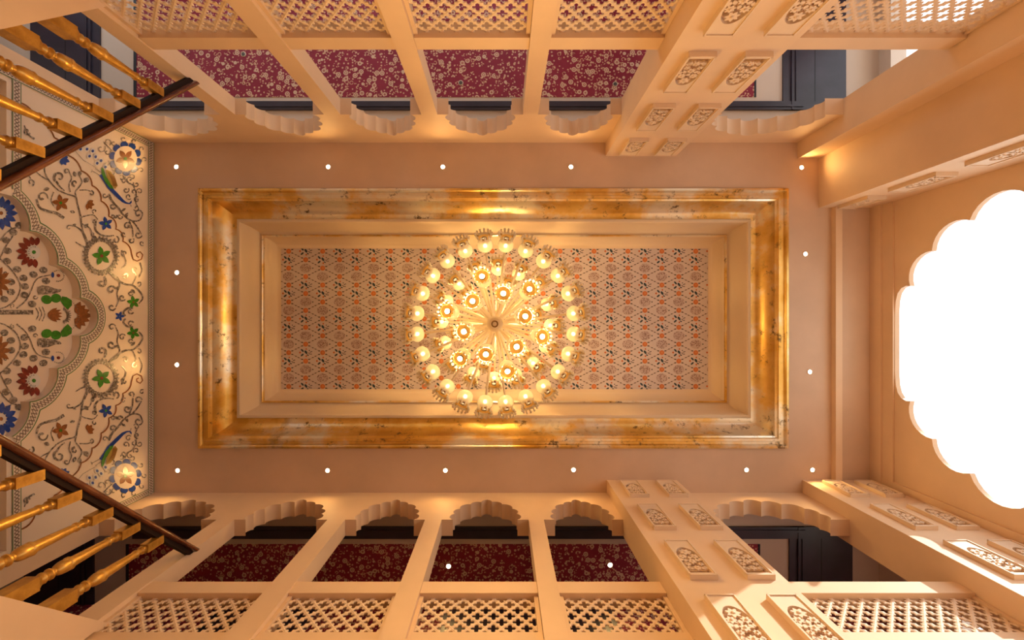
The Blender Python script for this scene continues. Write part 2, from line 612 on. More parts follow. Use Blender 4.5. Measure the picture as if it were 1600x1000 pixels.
def side_wall(key):
    d = SIDES[key]; sg = d['sg']
    yf = sg * d['d'] * S; yb = sg * d['din'] * S
    fn = lambda x, z, dd: (x, dd, z)
    cols = [(UX(a), UX(b)) for a, b in d['cols']]
    xe = UX(d['pil'][0]) + 0.02
    bays = []
    x = XL
    for (a, b) in cols:
        bays.append((x, a)); x = b
    bays.append((x, xe - 0.02))
    out = [(XL - 0.02, ZC + 0.02), (xe, ZC + 0.02), (xe, ZI)]
    for (a, b) in reversed(bays):
        out += [(b, ZI)] + arch_pts(a, b) + [(a, ZI)]
    out += [(XL - 0.02, ZI)]
    clean = []
    for p in out:
        if not clean or math.dist(p, clean[-1]) > 1e-4: clean.append(p)
    wall = st(MB().prism(clean, [], fn, yf, yb).build('wall_' + key, 'wall_paint', None, 30))
    for (a, b) in cols:
        MB().box(a, b, min(yf, yb), max(yf, yb), FLOOR, ZI).build('column', 'wall_paint', wall)
    # wide bay beside the daylight end
    a, b = UX(d['wide'][0]) - 0.02, UX(d['wide'][1]) + 0.02
    out = [(a, ZC + 0.02), (b, ZC + 0.02), (b, ZI), (b - 0.02, ZI)] + arch_pts(a + 0.02, b - 0.02) + [(a + 0.02, ZI), (a, ZI)]
    clean = []
    for p in out:
        if not clean or math.dist(p, clean[-1]) > 1e-4: clean.append(p)
    MB().prism(clean, [], fn, yf, yb).build('arch_wall', 'wall_paint', wall, 30)
    # floor edge of the gallery, and the plain wall below it
    ym = sg * (d['din'] + 6) * S
    for (a, b) in bays[1:] + [(UX(d['pil'][1]), UX(d['wide'][1]))]:
        MB().box(a, b, min(yf + sg * .01, ym), max(yf + sg * .01, ym), 2.70, 2.98).build('floor_edge', 'wall_paint', wall)
    yk = sg * d['back'] * S
    MB().box(-6.5, XR + .3, min(yb + sg * .02, yk), max(yb + sg * .02, yk), 2.74, 2.94).build('gallery_floor', 'floor_stone', wall)
    # gallery back wall, papered
    added_wins = [(x, x + 1.15) for x in (-5.6, -3.9, -2.2, -0.5, 2.3)] if sg < 0 else []  # unseen windows, added to daylight the north gallery ceiling
    back = st(MB().prism([(-6.55, FLOOR), (XR + .33, FLOOR), (XR + .33, ROOF), (-6.55, ROOF)], [[(p, 3.5), (p, 5.31), (q, 5.31), (q, 3.5)] for p, q in added_wins],
                         lambda x, z, dd: (x, dd, z), yk, yk + sg * .12).build('wall_' + key + '_back', 'crimson_wallpaper'))
    for k_, (p, q) in enumerate(added_wins):
        fr_ = MB().prism([(p, 3.5), (q, 3.5), (q, 5.31), (p, 5.31)], [[(p + .06, 3.56), (p + .06, 5.25), (q - .06, 5.25), (q - .06, 3.56)]], lambda x, z, dd: (x, dd, z), yk + sg * .03, yk + sg * .10)
        st(fr_.build('window_%d' % (k_ + 1), 'gallery_cream'))  # frames of the added windows, out of view
    # the atrium walls above the gallery ceiling
    MB().box(-6.5, XR + .3, min(yf + sg * .02, yb), max(yf + sg * .02, yb), ZC + 0.02, ROOF).build('upper_wall', 'gallery_cream', wall)
    # gallery ceiling and its dressing
    gc = st(MB().box(-6.55, XR + .3, min(yb, yk), max(yb, yk), ZC, ZC + .05).build('ceiling_' + key + '_gallery', 'gallery_cream'))
    Y = lambda dd: sg * dd * S

    def slab(name, mat, u0, u1, d0, d1, drop):
        ya, yb_ = sorted((Y(d0), Y(d1)))
        return MB().box(UX(u0), UX(u1), ya, yb_, ZC - drop, ZC + 0.005).build(name, mat, gc)
    slab('wallpaper_panel', 'crimson_wallpaper', d['pl'], d['pr'], d['paper'], d['back'], 0.006)
    slab('dark_edging', 'black_edge', d['pl'] - 4.5, d['pl'], d['paper'], d['back'], 0.010)
    slab('dark_edging', 'black_edge', d['pr'], d['pr'] + 3.0, d['paper'], d['back'], 0.010)
    b0, b1 = d['band']
    slab('dark_beam', 'navy', d['bandu'][0], d['bandu'][1], b0, b1, 0.035)
    slab('beam_moulding', 'navy', d['bandu'][0], d['bandu'][1], b0 + 4, b0 + 7, 0.047)
    for (e0, e1) in (d['end'], d['lend']):
        slab('dark_panel', 'navy', e0, e1, b0, d['back'], 0.022)
        m_ = (e0 + 12, e0 + 15, e0 + 19, e0 + 21) if e0 > 800 else (e1 - 15, e1 - 12, e1 - 21, e1 - 19)
        slab('panel_moulding', 'navy', m_[0], m_[1], b0, d['back'], 0.042)
        slab('panel_moulding', 'navy', m_[2], m_[3], b0, d['back'], 0.034)
        slab('panel_joint', 'black_edge', (e0 + e1) / 2, (e0 + e1) / 2 + 1.2, b1, d['back'], 0.0235)
    return wall, back


WALLS = {k: side_wall(k) for k in SIDES}

# dark doors in the papered back walls
dn = 0
for key, (u0, u1), head in (('south', (361, 495), 5.42), ('south', (704, 815), 5.42), ('south', (835, 942), 5.42)):
    d = SIDES[key]; sg = d['sg']; yk = sg * d['back'] * S
    dn += 1
    xa, xb = UX(u0), UX(u1)
    ya, yb_ = sorted((yk - sg * 0.03, yk + sg * 0.02))
    root = st(MB().box(xa, xb, ya, yb_, 2.95, head).build('door_%d' % dn, 'navy'))
    ya, yb_ = sorted((yk - sg * 0.06, yk))
    for (p, q, r, s_) in ((xa - .07, xa, 2.95, head + .0), (xb, xb + .07, 2.95, head + .0), (xa - .07, xb + .07, head, head + .07)):
        MB().box(p, q, ya, yb_, r, s_).build('door_frame', 'navy', root)

# lower storey walls under the galleries (below the view)
for key in SIDES:
    d = SIDES[key]; sg = d['sg']
    ya, yb_ = sorted((sg * (d['d'] + 30) * S, sg * (d['d'] + 45) * S))
    st(MB().box(-6.5, XR, ya, yb_, FLOOR, 2.74).build('wall_' + key + '_lower', 'wall_paint'))

# end wall of the galleries, daylight side
yN = -SIDES['north']['din'] * S; yNk = -SIDES['north']['back'] * S
yS = SIDES['south']['din'] * S; ySk = SIDES['south']['back'] * S
fx = lambda y, z, d: (d, y, z)
w = st(MB().prism([(yNk, 2.74), (yN + .1, 2.74), (yN + .1, ZC + .05), (yNk, ZC + .05)], [[(-3.9, 3.3), (-3.9, 5.28), (-2.5, 5.28), (-2.5, 3.3)]], fx, XR + .06, XR + .2).build('wall_east_north', 'gallery_cream'))
o = MB().box(XR + .02, XR + .06, -3.70, -2.44, 5.28, 5.36).build('window_head', 'gallery_cream', w)
st(MB().prism([(yS - .1, 2.74), (ySk, 2.74), (ySk, ZC + .05), (yS - .1, ZC + .05)], [[(2.45, 3.3), (2.45, 4.5), (3.2, 4.5), (3.2, 3.3)]], fx, XR + .06, XR + .2).build('wall_east_south', 'gallery_cream'))  # its window hole is added to light the lower gallery end

# arch wall towards the daylight: multifoil opening
AY, AZ = 0.236, 5.203
cus = [(0.626, 5.007), (0.97, 4.753), (1.20, 4.369), (1.315, 3.88), (1.34, 3.0)]
yW0, yW1 = VY(325) - 0.03, VY(750) + 0.03
right = []
for i in range(len(cus) - 1, 0, -1):
    p, q = cus[i], cus[i - 1]
    if i == len(cus) - 1:
        right.append(p); right.append((p[0], cus[i - 1][1] - 0.10)); right.append((p[0] - .005, cus[i-1][1] - .04))
    else:
        right += arc(p, q, math.dist(p, q) * 0.27, 8, (0, 4.0))
right += [cus[0], (0.632, 5.06), (0.61, 5.12), (0.555, 5.165), (0.47, 5.19), (0.33, 5.2)]
lob = right + [(-y, z) for y, z in reversed(right)]
hole = [(AY + y, z) for y, z in lob]
arch_wall = st(MB().prism([(yW0, FLOOR), (yW1, FLOOR), (yW1, ZC + .02), (yW0, ZC + .02)],
                          [[(AY - 1.34, FLOOR + .9), (AY + 1.34, FLOOR + .9)] + [(y, z) for y, z in hole]], fx, XR, XR + 0.05).build('wall_east', 'wall_paint', None, 30))
MB().box(XR - 0.045, XR + .01, yW0, yW1, 5.345, ZC).build('frieze_band', 'wall_paint', arch_wall)
MB().box(XR - 0.020, XR + .01, yW0, yW1, 5.205, 5.345).build('frieze_band', 'wall_paint', arch_wall)
MB().box(XR - 0.03, XR, yW1 - 0.11, yW1, FLOOR, ZC).build('jamb_moulding', 'wall_paint', arch_wall)
st(MB().box(XR + .02, XR + .18, yN, yS, ZC + .02, ROOF).build('wall_east_upper', 'outer_wall'))

# ------------------------------------------------------------------ mural wall
NX = 0.075
Ymid = -0.05
RADM = -XL * F


def wyz(u, v):
    Z = RADM / (VU - u)
    return ((v - VV) * Z / F, Z)


cusp = [(18, 306), (45, 361), (89, 414), (124, 466)]
sagp = [9, 15, 13]
half_px = []
for i in range(3):
    half_px += arc(cusp[i], cusp[i + 1], sagp[i], 8, (0, 495))
half_px += arc((124, 466), (124, 523.5), 28, 16, (0, 495))[:9]
half_w = [wyz(u, v) for u, v in half_px]
half_w[-1] = (Ymid, half_w[-1][1])
niche = half_w + [(2 * Ymid - y, z) for y, z in reversed(half_w[:-1])]
niche_o = [(niche[0][0], 2.3)] + niche + [(niche[-1][0], 2.3)]
pan = []
for s_ in (1, -1):
    ya, yb_ = -2.02, -1.20
    if s_ < 0: ya, yb_ = 2 * Ymid - yb_, 2 * Ymid - ya
    pan.append([(ya, 2.5), (ya, 3.868), (yb_, 3.868), (yb_, 2.5)])
yA, yB = -SIDES['north']['d'] * S, SIDES['south']['d'] * S
fl = lambda y, z, d: (d, y, z)
wl = st(MB().prism([(yA - .0, FLOOR), (yA, ZC + .02), (yB, ZC + .02), (yB, FLOOR)], [niche_o] + pan, fl, XL, XL - NX, False).build('wall_west', 'mural_ground', None, 30))
MB().box(XL - NX - .08, XL - NX, yA - .16, yB + .16, FLOOR, ZC + .02).build('niche_back', 'mural_ground', wl)
for yy, s_ in ((yA, -1), (yB, 1)):
    MB().box(XL - NX - .08, XL, min(yy, yy + s_ * .168), max(yy, yy + s_ * .168), FLOOR, ZC).build('jamb', 'wall_paint', wl)

mural = empty('mural', (XL, Ymid, 4.4), 'inlaid wall mural of flowers, scrolls and two peacocks around a scalloped niche', 'mural')


class Art:
    """flat inlay pieces drawn in frame pixels and laid on the mural wall"""
    def __init__(s, off=0.004): s.b = MB(); s.off = off; s.uv = []

    def fn(s, mir):
        def g(u, v):
            Z = -(XL + s.off) * F / (VU - u)
            y = (v - VV) * Z / F
            return (XL + s.off, (2 * Ymid - y) if mir else y, Z)
        return g

    def poly(s, pts, mir):
        s.off += 0.00012
        s.b.flat(pts, s.fn(mir)); return s

    def ellipse(s, c, rx, ry, mir, ang=0, seg=14):
        ca, sa = math.cos(ang), math.sin(ang)
        return s.poly([(c[0] + rx * math.cos(t) * ca - ry * math.sin(t) * sa, c[1] + rx * math.cos(t) * sa + ry * math.sin(t) * ca)
                       for t in [2 * PI * i / seg for i in range(seg)]], mir)

    def petal(s, c, ang, r0, r1, w, mir, tip=0.35):
        """pointed petal from radius r0 to r1"""
        L_ = r1 - r0
        pr = [(0, 0.25), (0.2, 0.75), (0.45, 1.0), (0.7, 0.8), (0.88, tip), (1.0, 0.0)]
        up = [(r0 + L_ * a, w * b_) for a, b_ in pr]
        pts = up + [(a, -b_) for a, b_ in reversed(up[:-1])]
        ca, sa = math.cos(ang), math.sin(ang)
        return s.poly([(c[0] + a * ca - b_ * sa, c[1] + a * sa + b_ * ca) for a, b_ in pts], mir)

    def ribbon(s, pts, w0, w1, mir):
        P = [Vector(p) for p in pts]
        n_ = len(P)
        L0, R0 = [], []
        for i in range(n_):
            t = (P[min(i + 1, n_ - 1)] - P[max(i - 1, 0)])
            t = t.normalized() if t.length > 0 else Vector((1, 0))
            nn = Vector((-t.y, t.x))
            w = 1.2 * (w0 + (w1 - w0) * i / (n_ - 1)) / 2
            L0.append(tuple(P[i] + nn * w)); R0.append(tuple(P[i] - nn * w))
        b0 = len(s.b.v); f = s.fn(mir)
        s.b.v += [f(*p) for p in L0] + [f(*p) for p in R0]
        for i in range(n_ - 1):
            s.b.f.append((b0 + i, b0 + i + 1, b0 + n_ + i + 1, b0 + n_ + i))
        return s

    def build(s, name, mat, parent):
        o = s.b.build(name, mat, None, None, False)
        return o


def putm(art, name, mat, parent=None):
    o = art.build(name, mat, None)
    p = parent or mural
    if p is mural:
        o.parent = p; o.location = -Vector(p.location)
    else:
        o.parent = p
    return o


def curve(pts, k=6):
    """Catmull-Rom through pts"""
    P = [Vector(p) for p in pts]
    P = [2 * P[0] - P[1]] + P + [2 * P[-1] - P[-2]]
    out = []
    for i in range(1, len(P) - 2):
        for j in range(k):
            t = j / k
            a, b_, c_, d_ = P[i - 1], P[i], P[i + 1], P[i + 2]
            out.append(tuple(0.5 * ((2 * b_) + (c_ - a) * t + (2 * a - 5 * b_ + 4 * c_ - d_) * t * t + (3 * b_ - a - 3 * c_ + d_) * t ** 3)))
    out.append(tuple(P[-2]))
    return out


def spiral(c, r, a0, turns=1.1, cw=1, k=16):
    return [(c[0] + r * (1 - 0.78 * i / k) * math.cos(a0 + cw * 2 * PI * turns * i / k),
             c[1] + r * (1 - 0.78 * i / k) * math.sin(a0 + cw * 2 * PI * turns * i / k)) for i in range(k + 1)]


IN = -NX + 0.004          # inside the niche
for mir in (False, True):
    # blue rosette in the corner
    C_ = (196, 248)
    A = Art()
    for i in range(10):
        t = 2 * PI * (i + .35) / 10
        cx, cy = C_[0] + 20.5 * math.cos(t), C_[1] + 22 * math.sin(t)
        A.ellipse((cx, cy), 6.0, 5.0, mir, t + PI / 2)
    ro = putm(A, 'blue_rosette', 'blue_inlay')
    A = Art(0.0058); A.ellipse(C_, 18.0, 20.0, mir, 0, 24); putm(A, 'rosette_disc', 'mural_ground', ro)
    A = Art(0.0065)
    for i in range(5): A.petal(C_, 2 * PI * i / 5 + 0.35, 1, 15.5, 4.2, mir)
    putm(A, 'petals', 'brown_inlay', ro)
    A = Art(0.0085); A.ellipse(C_, 2.6, 2.6, mir); putm(A, 'flower_eye', 'green_inlay', ro)
    # five-petal stars
    for (c_, r, mat_, eye, nm) in (((95, 317), 14.0, 'brown_inlay', 'green_inlay', 'star_flower'), ((165.5, 349.5), 11.5, 'blue_inlay', 'green_inlay', 'star_flower'),
                                   ((159, 400), 15.5, 'green_inlay', 'red_inlay', 'star_flower'), ((208.5, 472), 10.5, 'green_inlay', 'brown_inlay', 'star_flower')):
        A = Art()
        for i in range(5): A.petal(c_, 2 * PI * i / 5 - 0.5, 0.6, r, r * 0.27, mir)
        so = putm(A, nm, mat_)
        A = Art(0.0055); A.ellipse(c_, r * .17, r * .17, mir); putm(A, 'flower_eye', eye, so)
    # wreath round the green star
    A = Art()
    for i in range(30):
        t = 2 * PI * i / 30
        c_ = (158 + 23 * math.cos(t), 400 + 25 * math.sin(t))
        A.ellipse(c_, 4.6, 2.2, mir, t + 0.9, 8)
        c_ = (158 + 26.5 * math.cos(t), 400 + 28.5 * math.sin(t))
        A.ellipse(c_, 3.2, 1.5, mir, t + 0.5, 6)
    tag(putm(A, 'leaf_wreath', 'mirror_inlay'), kind='stuff')
    # buds
    A = Art()
    for a_, l in ((-0.6, 10), (0.1, 11), (0.8, 11), (1.5, 10)): A.petal((137, 318), a_ + .1, 0, l, 3.2, mir)
    putm(A, 'flower_bud', 'brown_inlay')
    A = Art()
    for a_, l in ((-0.3, 10), (0.4, 13), (1.0, 12), (1.6, 10)): A.petal((97, 248), a_, 0, l, 3.4, mir)
    putm(A, 'flower_bud', 'blue_inlay')
    # brown scalloped line ending in a curl
    A = Art()
    pts = [(30, 160), (55, 185), (85, 215), (104, 242), (127, 267), (144, 290), (158, 314), (170, 338), (181, 358), (192, 377), (205, 400)]
    ln = []
    for i in range(len(pts) - 1): ln += arc(pts[i], pts[i + 1], 5, 6, (60, 420))
    ln += [(208, 405), (214, 408), (221, 405), (223, 398), (219, 393.5), (214, 396), (213.5, 400), (217, 402)]
    A.ribbon(ln, 2.0, 1.4, mir)
    putm(A, 'scalloped_line', 'brown_inlay')
    # peacock
    A = Art()
    A.poly([(162, 270), (170, 286), (178, 296), (186, 304), (193, 312), (198, 316), (202, 317), (205.5, 313), (206, 316.5), (203, 319), (197, 318.5), (191, 316), (184, 310),
            (176, 302), (168, 294), (162, 284), (155, 274)], mir)
    pk = putm(A, 'peacock', 'blue_inlay')
    A = Art(0.006); A.poly([(158.5, 261), (162, 264), (166, 276), (174, 288), (178, 296), (172, 294), (164, 284), (159, 272)], mir); putm(A, 'wing', 'green_inlay', pk)
    A = Art(0.0065); A.poly([(166, 265), (173, 268), (180, 278), (184, 290), (180, 295), (173, 288), (167, 277)], mir); putm(A, 'wing', 'gold_inlay', pk)
    A = Art(0.0075)
    for i in range(4): A.ribbon([(168 + 3.3 * i, 268 + 2 * i), (174 + 2.4 * i, 279 + 2.0 * i), (178 + 1.4 * i, 291)], 1.0, .8, mir)
    putm(A, 'feather_lines', 'brown_inlay', pk)
    A = Art(0.0045)
    A.ribbon([(155, 273), (148, 269), (144, 267)], .8, .7, mir).ribbon([(160, 271), (153, 266), (149, 263)], .8, .7, mir)
    A.ribbon([(144, 264.5), (144, 267), (142, 269.5)], .7, .7, mir).ribbon([(204, 319), (205, 323)], .7, .7, mir)
    A.ribbon([(118, 236), (130, 250), (152, 263)], .5, .5, mir)
    putm(A, 'legs', 'mirror_inlay', pk)
    A = Art(0.0055)
    for c_ in ((165, 261), (152, 255), (158, 251), (140, 244), (149.5, 245), (136, 233), (145, 236), (126, 233), (131, 226)):
        A.ellipse(c_, 2.1, 2.4, mir, 0.4, 8)
    putm(A, 'tail_eyes', 'blue_inlay', pk)
    A = Art(0.0045)
    for c_ in ((165, 261), (152, 255), (158, 251), (140, 244), (149.5, 245), (136, 233), (145, 236), (126, 233), (131, 226)):
        A.ellipse(c_, 4.2, 4.6, mir, 0.4, 10)
    putm(A, 'tail_feathers', 'white_inlay', pk)
    # scrolls
    V = []
    V.append((curve([(139, 384), (133, 372), (128, 355), (126, 338), (121, 318), (118, 308), (104, 303), (90, 296), (77, 282), (70, 268), (72, 258), (84, 252)]), 2.4, 1.4))
    V.append((curve([(77, 282), (66, 276), (57, 269)]), 1.6, 1.0))
    V.append((spiral((93, 277), 9, 2.4, 1.0, 1), 3.4, 1.6)); V.append((curve([(88, 283), (94, 292), (101, 298)]), 2.6, 1.4))
    V.append((spiral((66, 308), 9, 0.2, .9, -1), 1.4, 3.6)); V.append((curve([(57, 311), (62, 324), (75, 330), (88, 333), (100, 341)]), 2.6, 4.0))
    V.append((curve([(120, 312), (118, 300), (124, 292), (128, 284), (124, 274)]), 2.0, 1.2)); V.append((spiral((117, 286), 5, 1.5, .9, 1), 3, 1.5))
    V.append((curve([(124, 297), (135, 297), (142, 299)]), 1.6, 1.0)); V.append((spiral((143, 302), 4, -1.6, .9, 1), 2.2, 1.2))
    V.append((curve([(126, 340), (135, 337), (146, 336), (153, 343)]), 1.8, 1.2))
    V.append((curve([(150, 346), (149, 358), (156, 366), (168, 369), (178, 368)]), 3.0, 1.6)); V.append((spiral((181, 375), 6, -1.4, .9, 1), 1.6, 3.0))
    V.append((curve([(136, 376), (129, 362), (118, 354), (106, 352)]), 2.6, 1.4)); V.append((spiral((108, 356), 4, -1.6, .7, -1), 1.6, 1.0))
    V.append((curve([(139, 388), (128, 384), (118, 378)]), 2.6, 1.0))
    # scrolls between peacock and border
    V.append((curve([(170, 303), (176, 315), (186, 326), (193, 336), (206, 345), (218, 344), (223, 335)]), 3.0, 1.6))
    V.append((spiral((216, 334), 7, 0.2, 1.0, -1), 1.6, 2.6))
    V.append((curve([(206, 345), (214, 354), (221, 366)]), 2.2, 1.6)); V.append((spiral((216, 367), 6, 0.1, .9, 1), 1.6, 2.4))
    V.append((curve([(202, 345), (207, 358), (208, 370)]), 2.0, 1.6)); V.append((spiral((205, 376), 5, -0.8, .9, 1), 1.6, 2.4))
    V.append((spiral((199, 353), 6, -0.6, 1.0, -1), 1.6, 2.4)); V.append((spiral((176, 322), 5, 0.4, .9, 1), 2.6, 1.2)); V.append((spiral((187, 338), 4.5, 0.0, .9, 1), 2.6, 1.2))
    V.append((spiral((164, 305), 4.5, 0.2, .9, 1), 2.0, 1.0))
    for i, (cx, cy) in enumerate(((194, 283), (203, 280), (213, 288), (197, 297), (209, 300), (218, 299), (214, 312), (201, 307), (213, 325))):
        V.append((spiral((cx, cy), 5, i * 1.9, 1.0, 1 if i % 2 else -1), 1.3, 1.8))
    V.append((curve([(195, 276), (199, 284), (208, 290), (213, 304), (212, 316), (217, 326)]), 1.5, 1.2))
    # hooks round the rosette
    for i in range(11):
        t = 2 * PI * (i + .1) / 11
        V.append((spiral((C_[0] + 30 * math.cos(t), C_[1] + 31 * math.sin(t)), 5, t + 2.4, .85, 1), 1.0, 1.5))
    V.append((curve([(162, 222), (170, 230), (176, 236)]), 1.4, 1.0)); V.append((spiral((158, 232), 7, -0.5, .9, 1), 1.3, 1.0)); V.append((spiral((168, 222), 6, 1.0, .9, -1), 1.3, 1.0))
    # scrolls under the wreath
    V.append((curve([(172, 426), (182, 436), (196, 444), (208, 446), (219, 456), (223, 466), (217, 474)]), 2.6, 1.8))
    V.append((curve([(172, 426), (184, 434), (187, 446), (183, 458), (185, 470), (181, 480)]), 1.8, 1.4)); V.append((spiral((175, 480), 6, 0.2, .9, 1), 1.6, 2.4))
    V.append((spiral((159, 442), 7, -0.8, 1.0, 1), 3.4, 2.0)); V.append((curve([(163, 432), (166, 438), (165, 444)]), 2.4, 1.6))
    V.append((spiral((174, 453), 7, -0.2, 1.0, -1), 2.2, 2.8)); V.append((spiral((211, 421), 5, 1.6, .9, 1), 2.0, 2.4)); V.append((curve([(206, 446), (212, 434), (212, 426)]), 1.6, 1.4))
    V.append((spiral((191, 465), 5.5, 0.5, 1.0, 1), 1.6, 2.4)); V.append((spiral((217, 443), 4.5, 1.8, .8, -1), 1.4, 1.8)); V.append((spiral((195, 396), 5, 2.0, .8, 1), 2.6, 1.4))
    V.append((curve([(190, 391), (194, 400), (197, 412), (190, 420)]), 2.0, 1.2)); V.append((spiral((204, 486), 5, 0.4, .9, 1), 2.2, 1.4))
    V.append((curve([(208, 481), (199, 482), (193, 488), (196, 494)]), 3.0, 2.2))
    # under the border shelf, left of it
    V.append((spiral((42, 205), 6, 0.5, 1.0, 1), 2.4, 1.4)); V.append((curve([(38, 196), (44, 210), (54, 217)]), 1.6, 2.6)); V.append((spiral((48, 285), 6, 1.2, .9, -1), 2.4, 1.2))
    V.append((curve([(110, 300), (108, 288), (112, 278), (108, 268)]), 1.8, 1.2)); V.append((spiral((104, 268), 4.5, 0.0, .9, -1), 1.6, 2.2))
    V.append((curve([(128, 350), (140, 356), (144, 366)]), 2.0, 1.2)); V.append((spiral((148, 330), 4, 2.0, .8, 1), 1.4, 2.0))
    V.append((curve([(84, 300), (80, 312), (84, 322)]), 1.6, 1.0)); V.append((curve([(60, 262), (50, 262), (44, 270), (48, 279)]), 1.8, 1.2))
    V.append((spiral((222, 380), 4, 1.0, .9, 1), 1.4, 1.8)); V.append((spiral((196, 430), 5, 2.6, .9, -1), 1.6, 2.2)); V.append((spiral((204, 458), 4, 0.4, .9, 1), 1.4, 1.8))
    V.append((spiral((193, 366), 4.5, 0.8, .9, 1), 1.4, 2.0)); V.append((curve([(219, 410), (222, 422), (217, 434)]), 1.5, 1.2)); V.append((spiral((176, 338), 4, 1.8, .8, -1), 1.4, 1.8))
    for pts, w0, w1 in V:
        A = Art(0.004 + 0.0004 * random.random()); A.ribbon(pts, w0, w1, mir)
        putm(A, 'scroll', 'mirror_inlay')
    # leaves on the scrolls
    for (cx, cy, a_, l, w_) in ((118, 276, -1.9, 9, 3), (124, 275, -1.4, 9, 3), (132, 285, -0.9, 10, 4), (146, 343, 1.0, 7, 4), (117, 332, 3.4, 8, 2.4), (119, 350, 2.6, 8, 2.2), (132, 356, -0.8, 9, 3),
                                (77, 294, 2.8, 9, 3), (190, 330, -0.6, 8, 2), (196, 340, -1.1, 9, 2.4), (199, 352, 0.6, 8, 2), (184, 336, 2.2, 7, 2), (187, 448, 2.5, 7, 2.4), (205, 452, 0.8, 9, 2.6),
                                (179, 383, 0.8, 7, 2.5), (150, 374, -2.2, 8, 3), (145, 370, -1.6, 8, 3)):
        A = Art(0.0048); A.petal((cx, cy), a_, 0, l, w_, mir); putm(A, 'leaf', 'mirror_inlay')
    # inside the niche: lotuses, leaves and stems
    A = Art(IN)
    LC = (53, 394)
    for i in range(9):
        a_ = 1.45 + i * (3.55 / 8)
        A.petal(LC, a_, 11, 28 if 1 < i < 7 else 25, 4.4, mir)
    lo = putm(A, 'lotus_flower', 'red_inlay')
    A = Art(IN + .001); A.ellipse(LC, 10.5, 11, mir, 0, 18); putm(A, 'lotus_disc', 'white_inlay', lo)
    A = Art(IN + .002); A.ellipse(LC, 3.2, 3, mir); putm(A, 'flower_eye', 'green_inlay', lo)
    A = Art(IN + .003)
    for i in range(9): A.ellipse((LC[0] + 8 * math.cos(1.6 + i * .42), LC[1] + 8.5 * math.sin(1.6 + i * .42)), 1.0, 1.0, mir, 0, 6)
    putm(A, 'beads', 'mirror_inlay', lo)
    A = Art(IN)
    for i in range(13): A.petal((1, 333), 2 * PI * i / 13, 9, 27, 4.6, mir)
    lo = putm(A, 'daisy_flower', 'blue_inlay')
    A = Art(IN + .001); A.ellipse((1, 333), 8.5, 9, mir, 0, 18); putm(A, 'daisy_disc', 'white_inlay', lo)
    A = Art(IN + .002); A.ellipse((2, 333), 3, 3, mir); putm(A, 'flower_eye', 'brown_inlay', lo)
    A = Art(IN)
    for a_ in (-1.1, -0.55, 0.0, 0.55, 1.1): A.petal((-8, 440), a_, 4, 26, 4.4, mir)
    putm(A, 'lotus_flower', 'brown_inlay')
    for (u, v_) in ((11, 408), (27, 421), (37, 434.5), (52.5, 429), (68, 422), (72, 439), (17.5, 440.5), (39, 447.5), (17.5, 456), (38.5, 461), (7, 467.5), (50.5, 475), (21, 363), (9, 375), (30, 352), (12, 392)):
        A = Art(IN); A.ellipse((u, v_), 6.4, 5.2, mir, 0.2, 14); lf = putm(A, 'leaf', 'mirror_inlay')
    for pts in ([(-10, 484), (8, 480), (25, 468), (32, 450), (29, 438), (20, 424), (6, 409), (-6, 400)], [(26, 482), (40, 470), (48, 456), (53, 443), (61, 434), (79, 429.5)],
                [(-4, 412), (10, 384), (20, 368), (18, 356), (8, 352)], [(-6, 384), (6, 368), (18, 358), (26, 356)]):
        A = Art(IN); A.ribbon(curve(pts), 1.7, 1.5, mir); putm(A, 'stem', 'mirror_inlay')
    for (u, v_, a_) in ((9, 427, 1.0), (55, 464, 0.0), (20, 478, 2.0)):
        A = Art(IN); A.ribbon(spiral((u, v_), 4, a_, .9, 1), 1.2, 1.6, mir); putm(A, 'scroll', 'mirror_inlay')
    A = Art(IN); A.poly([(59, 448), (66, 446), (76, 447), (86, 451), (96, 452), (95, 455.5), (86, 458.5), (72, 460), (60, 460.5), (58, 455)], mir); putm(A, 'feather_leaf', 'mirror_inlay')
    A = Art(IN); A.ellipse((82.5, 429.5), 2.4, 4.4, mir); fo = putm(A, 'small_flower', 'blue_inlay')
    A = Art(IN); A.ellipse((91.5, 430.5), 2.7, 2.5, mir); putm(A, 'flower_eye', 'red_inlay', fo)
    A = Art(IN)
    for i in range(14): A.ellipse((91 + 9 * math.cos(-2.2 + i * .31), 431 + 8.6 * math.sin(-2.2 + i * .31)), 1.1, .9, mir, 0, 6)
    putm(A, 'beads', 'mirror_inlay', fo)
    # green pods of the crowning lotus
    A = Art(IN)
    A.ellipse((73, 468), 8.4, 7.0, mir, 0.3); A.ellipse((87.5, 466), 8.2, 7.2, mir); A.poly([(95, 471), (97, 463), (104, 464), (112, 469), (112.5, 477), (106, 484), (100, 478)], mir)
    putm(A, 'green_pods', 'green_inlay')
    # sconce-like inlay in the lower panel: blue petals
    A = Art(IN)
    for i in range(6): A.petal((2, 132), 2 * PI * i / 6, 2, 12, 4, mir)
    putm(A, 'daisy_flower', 'blue_inlay')

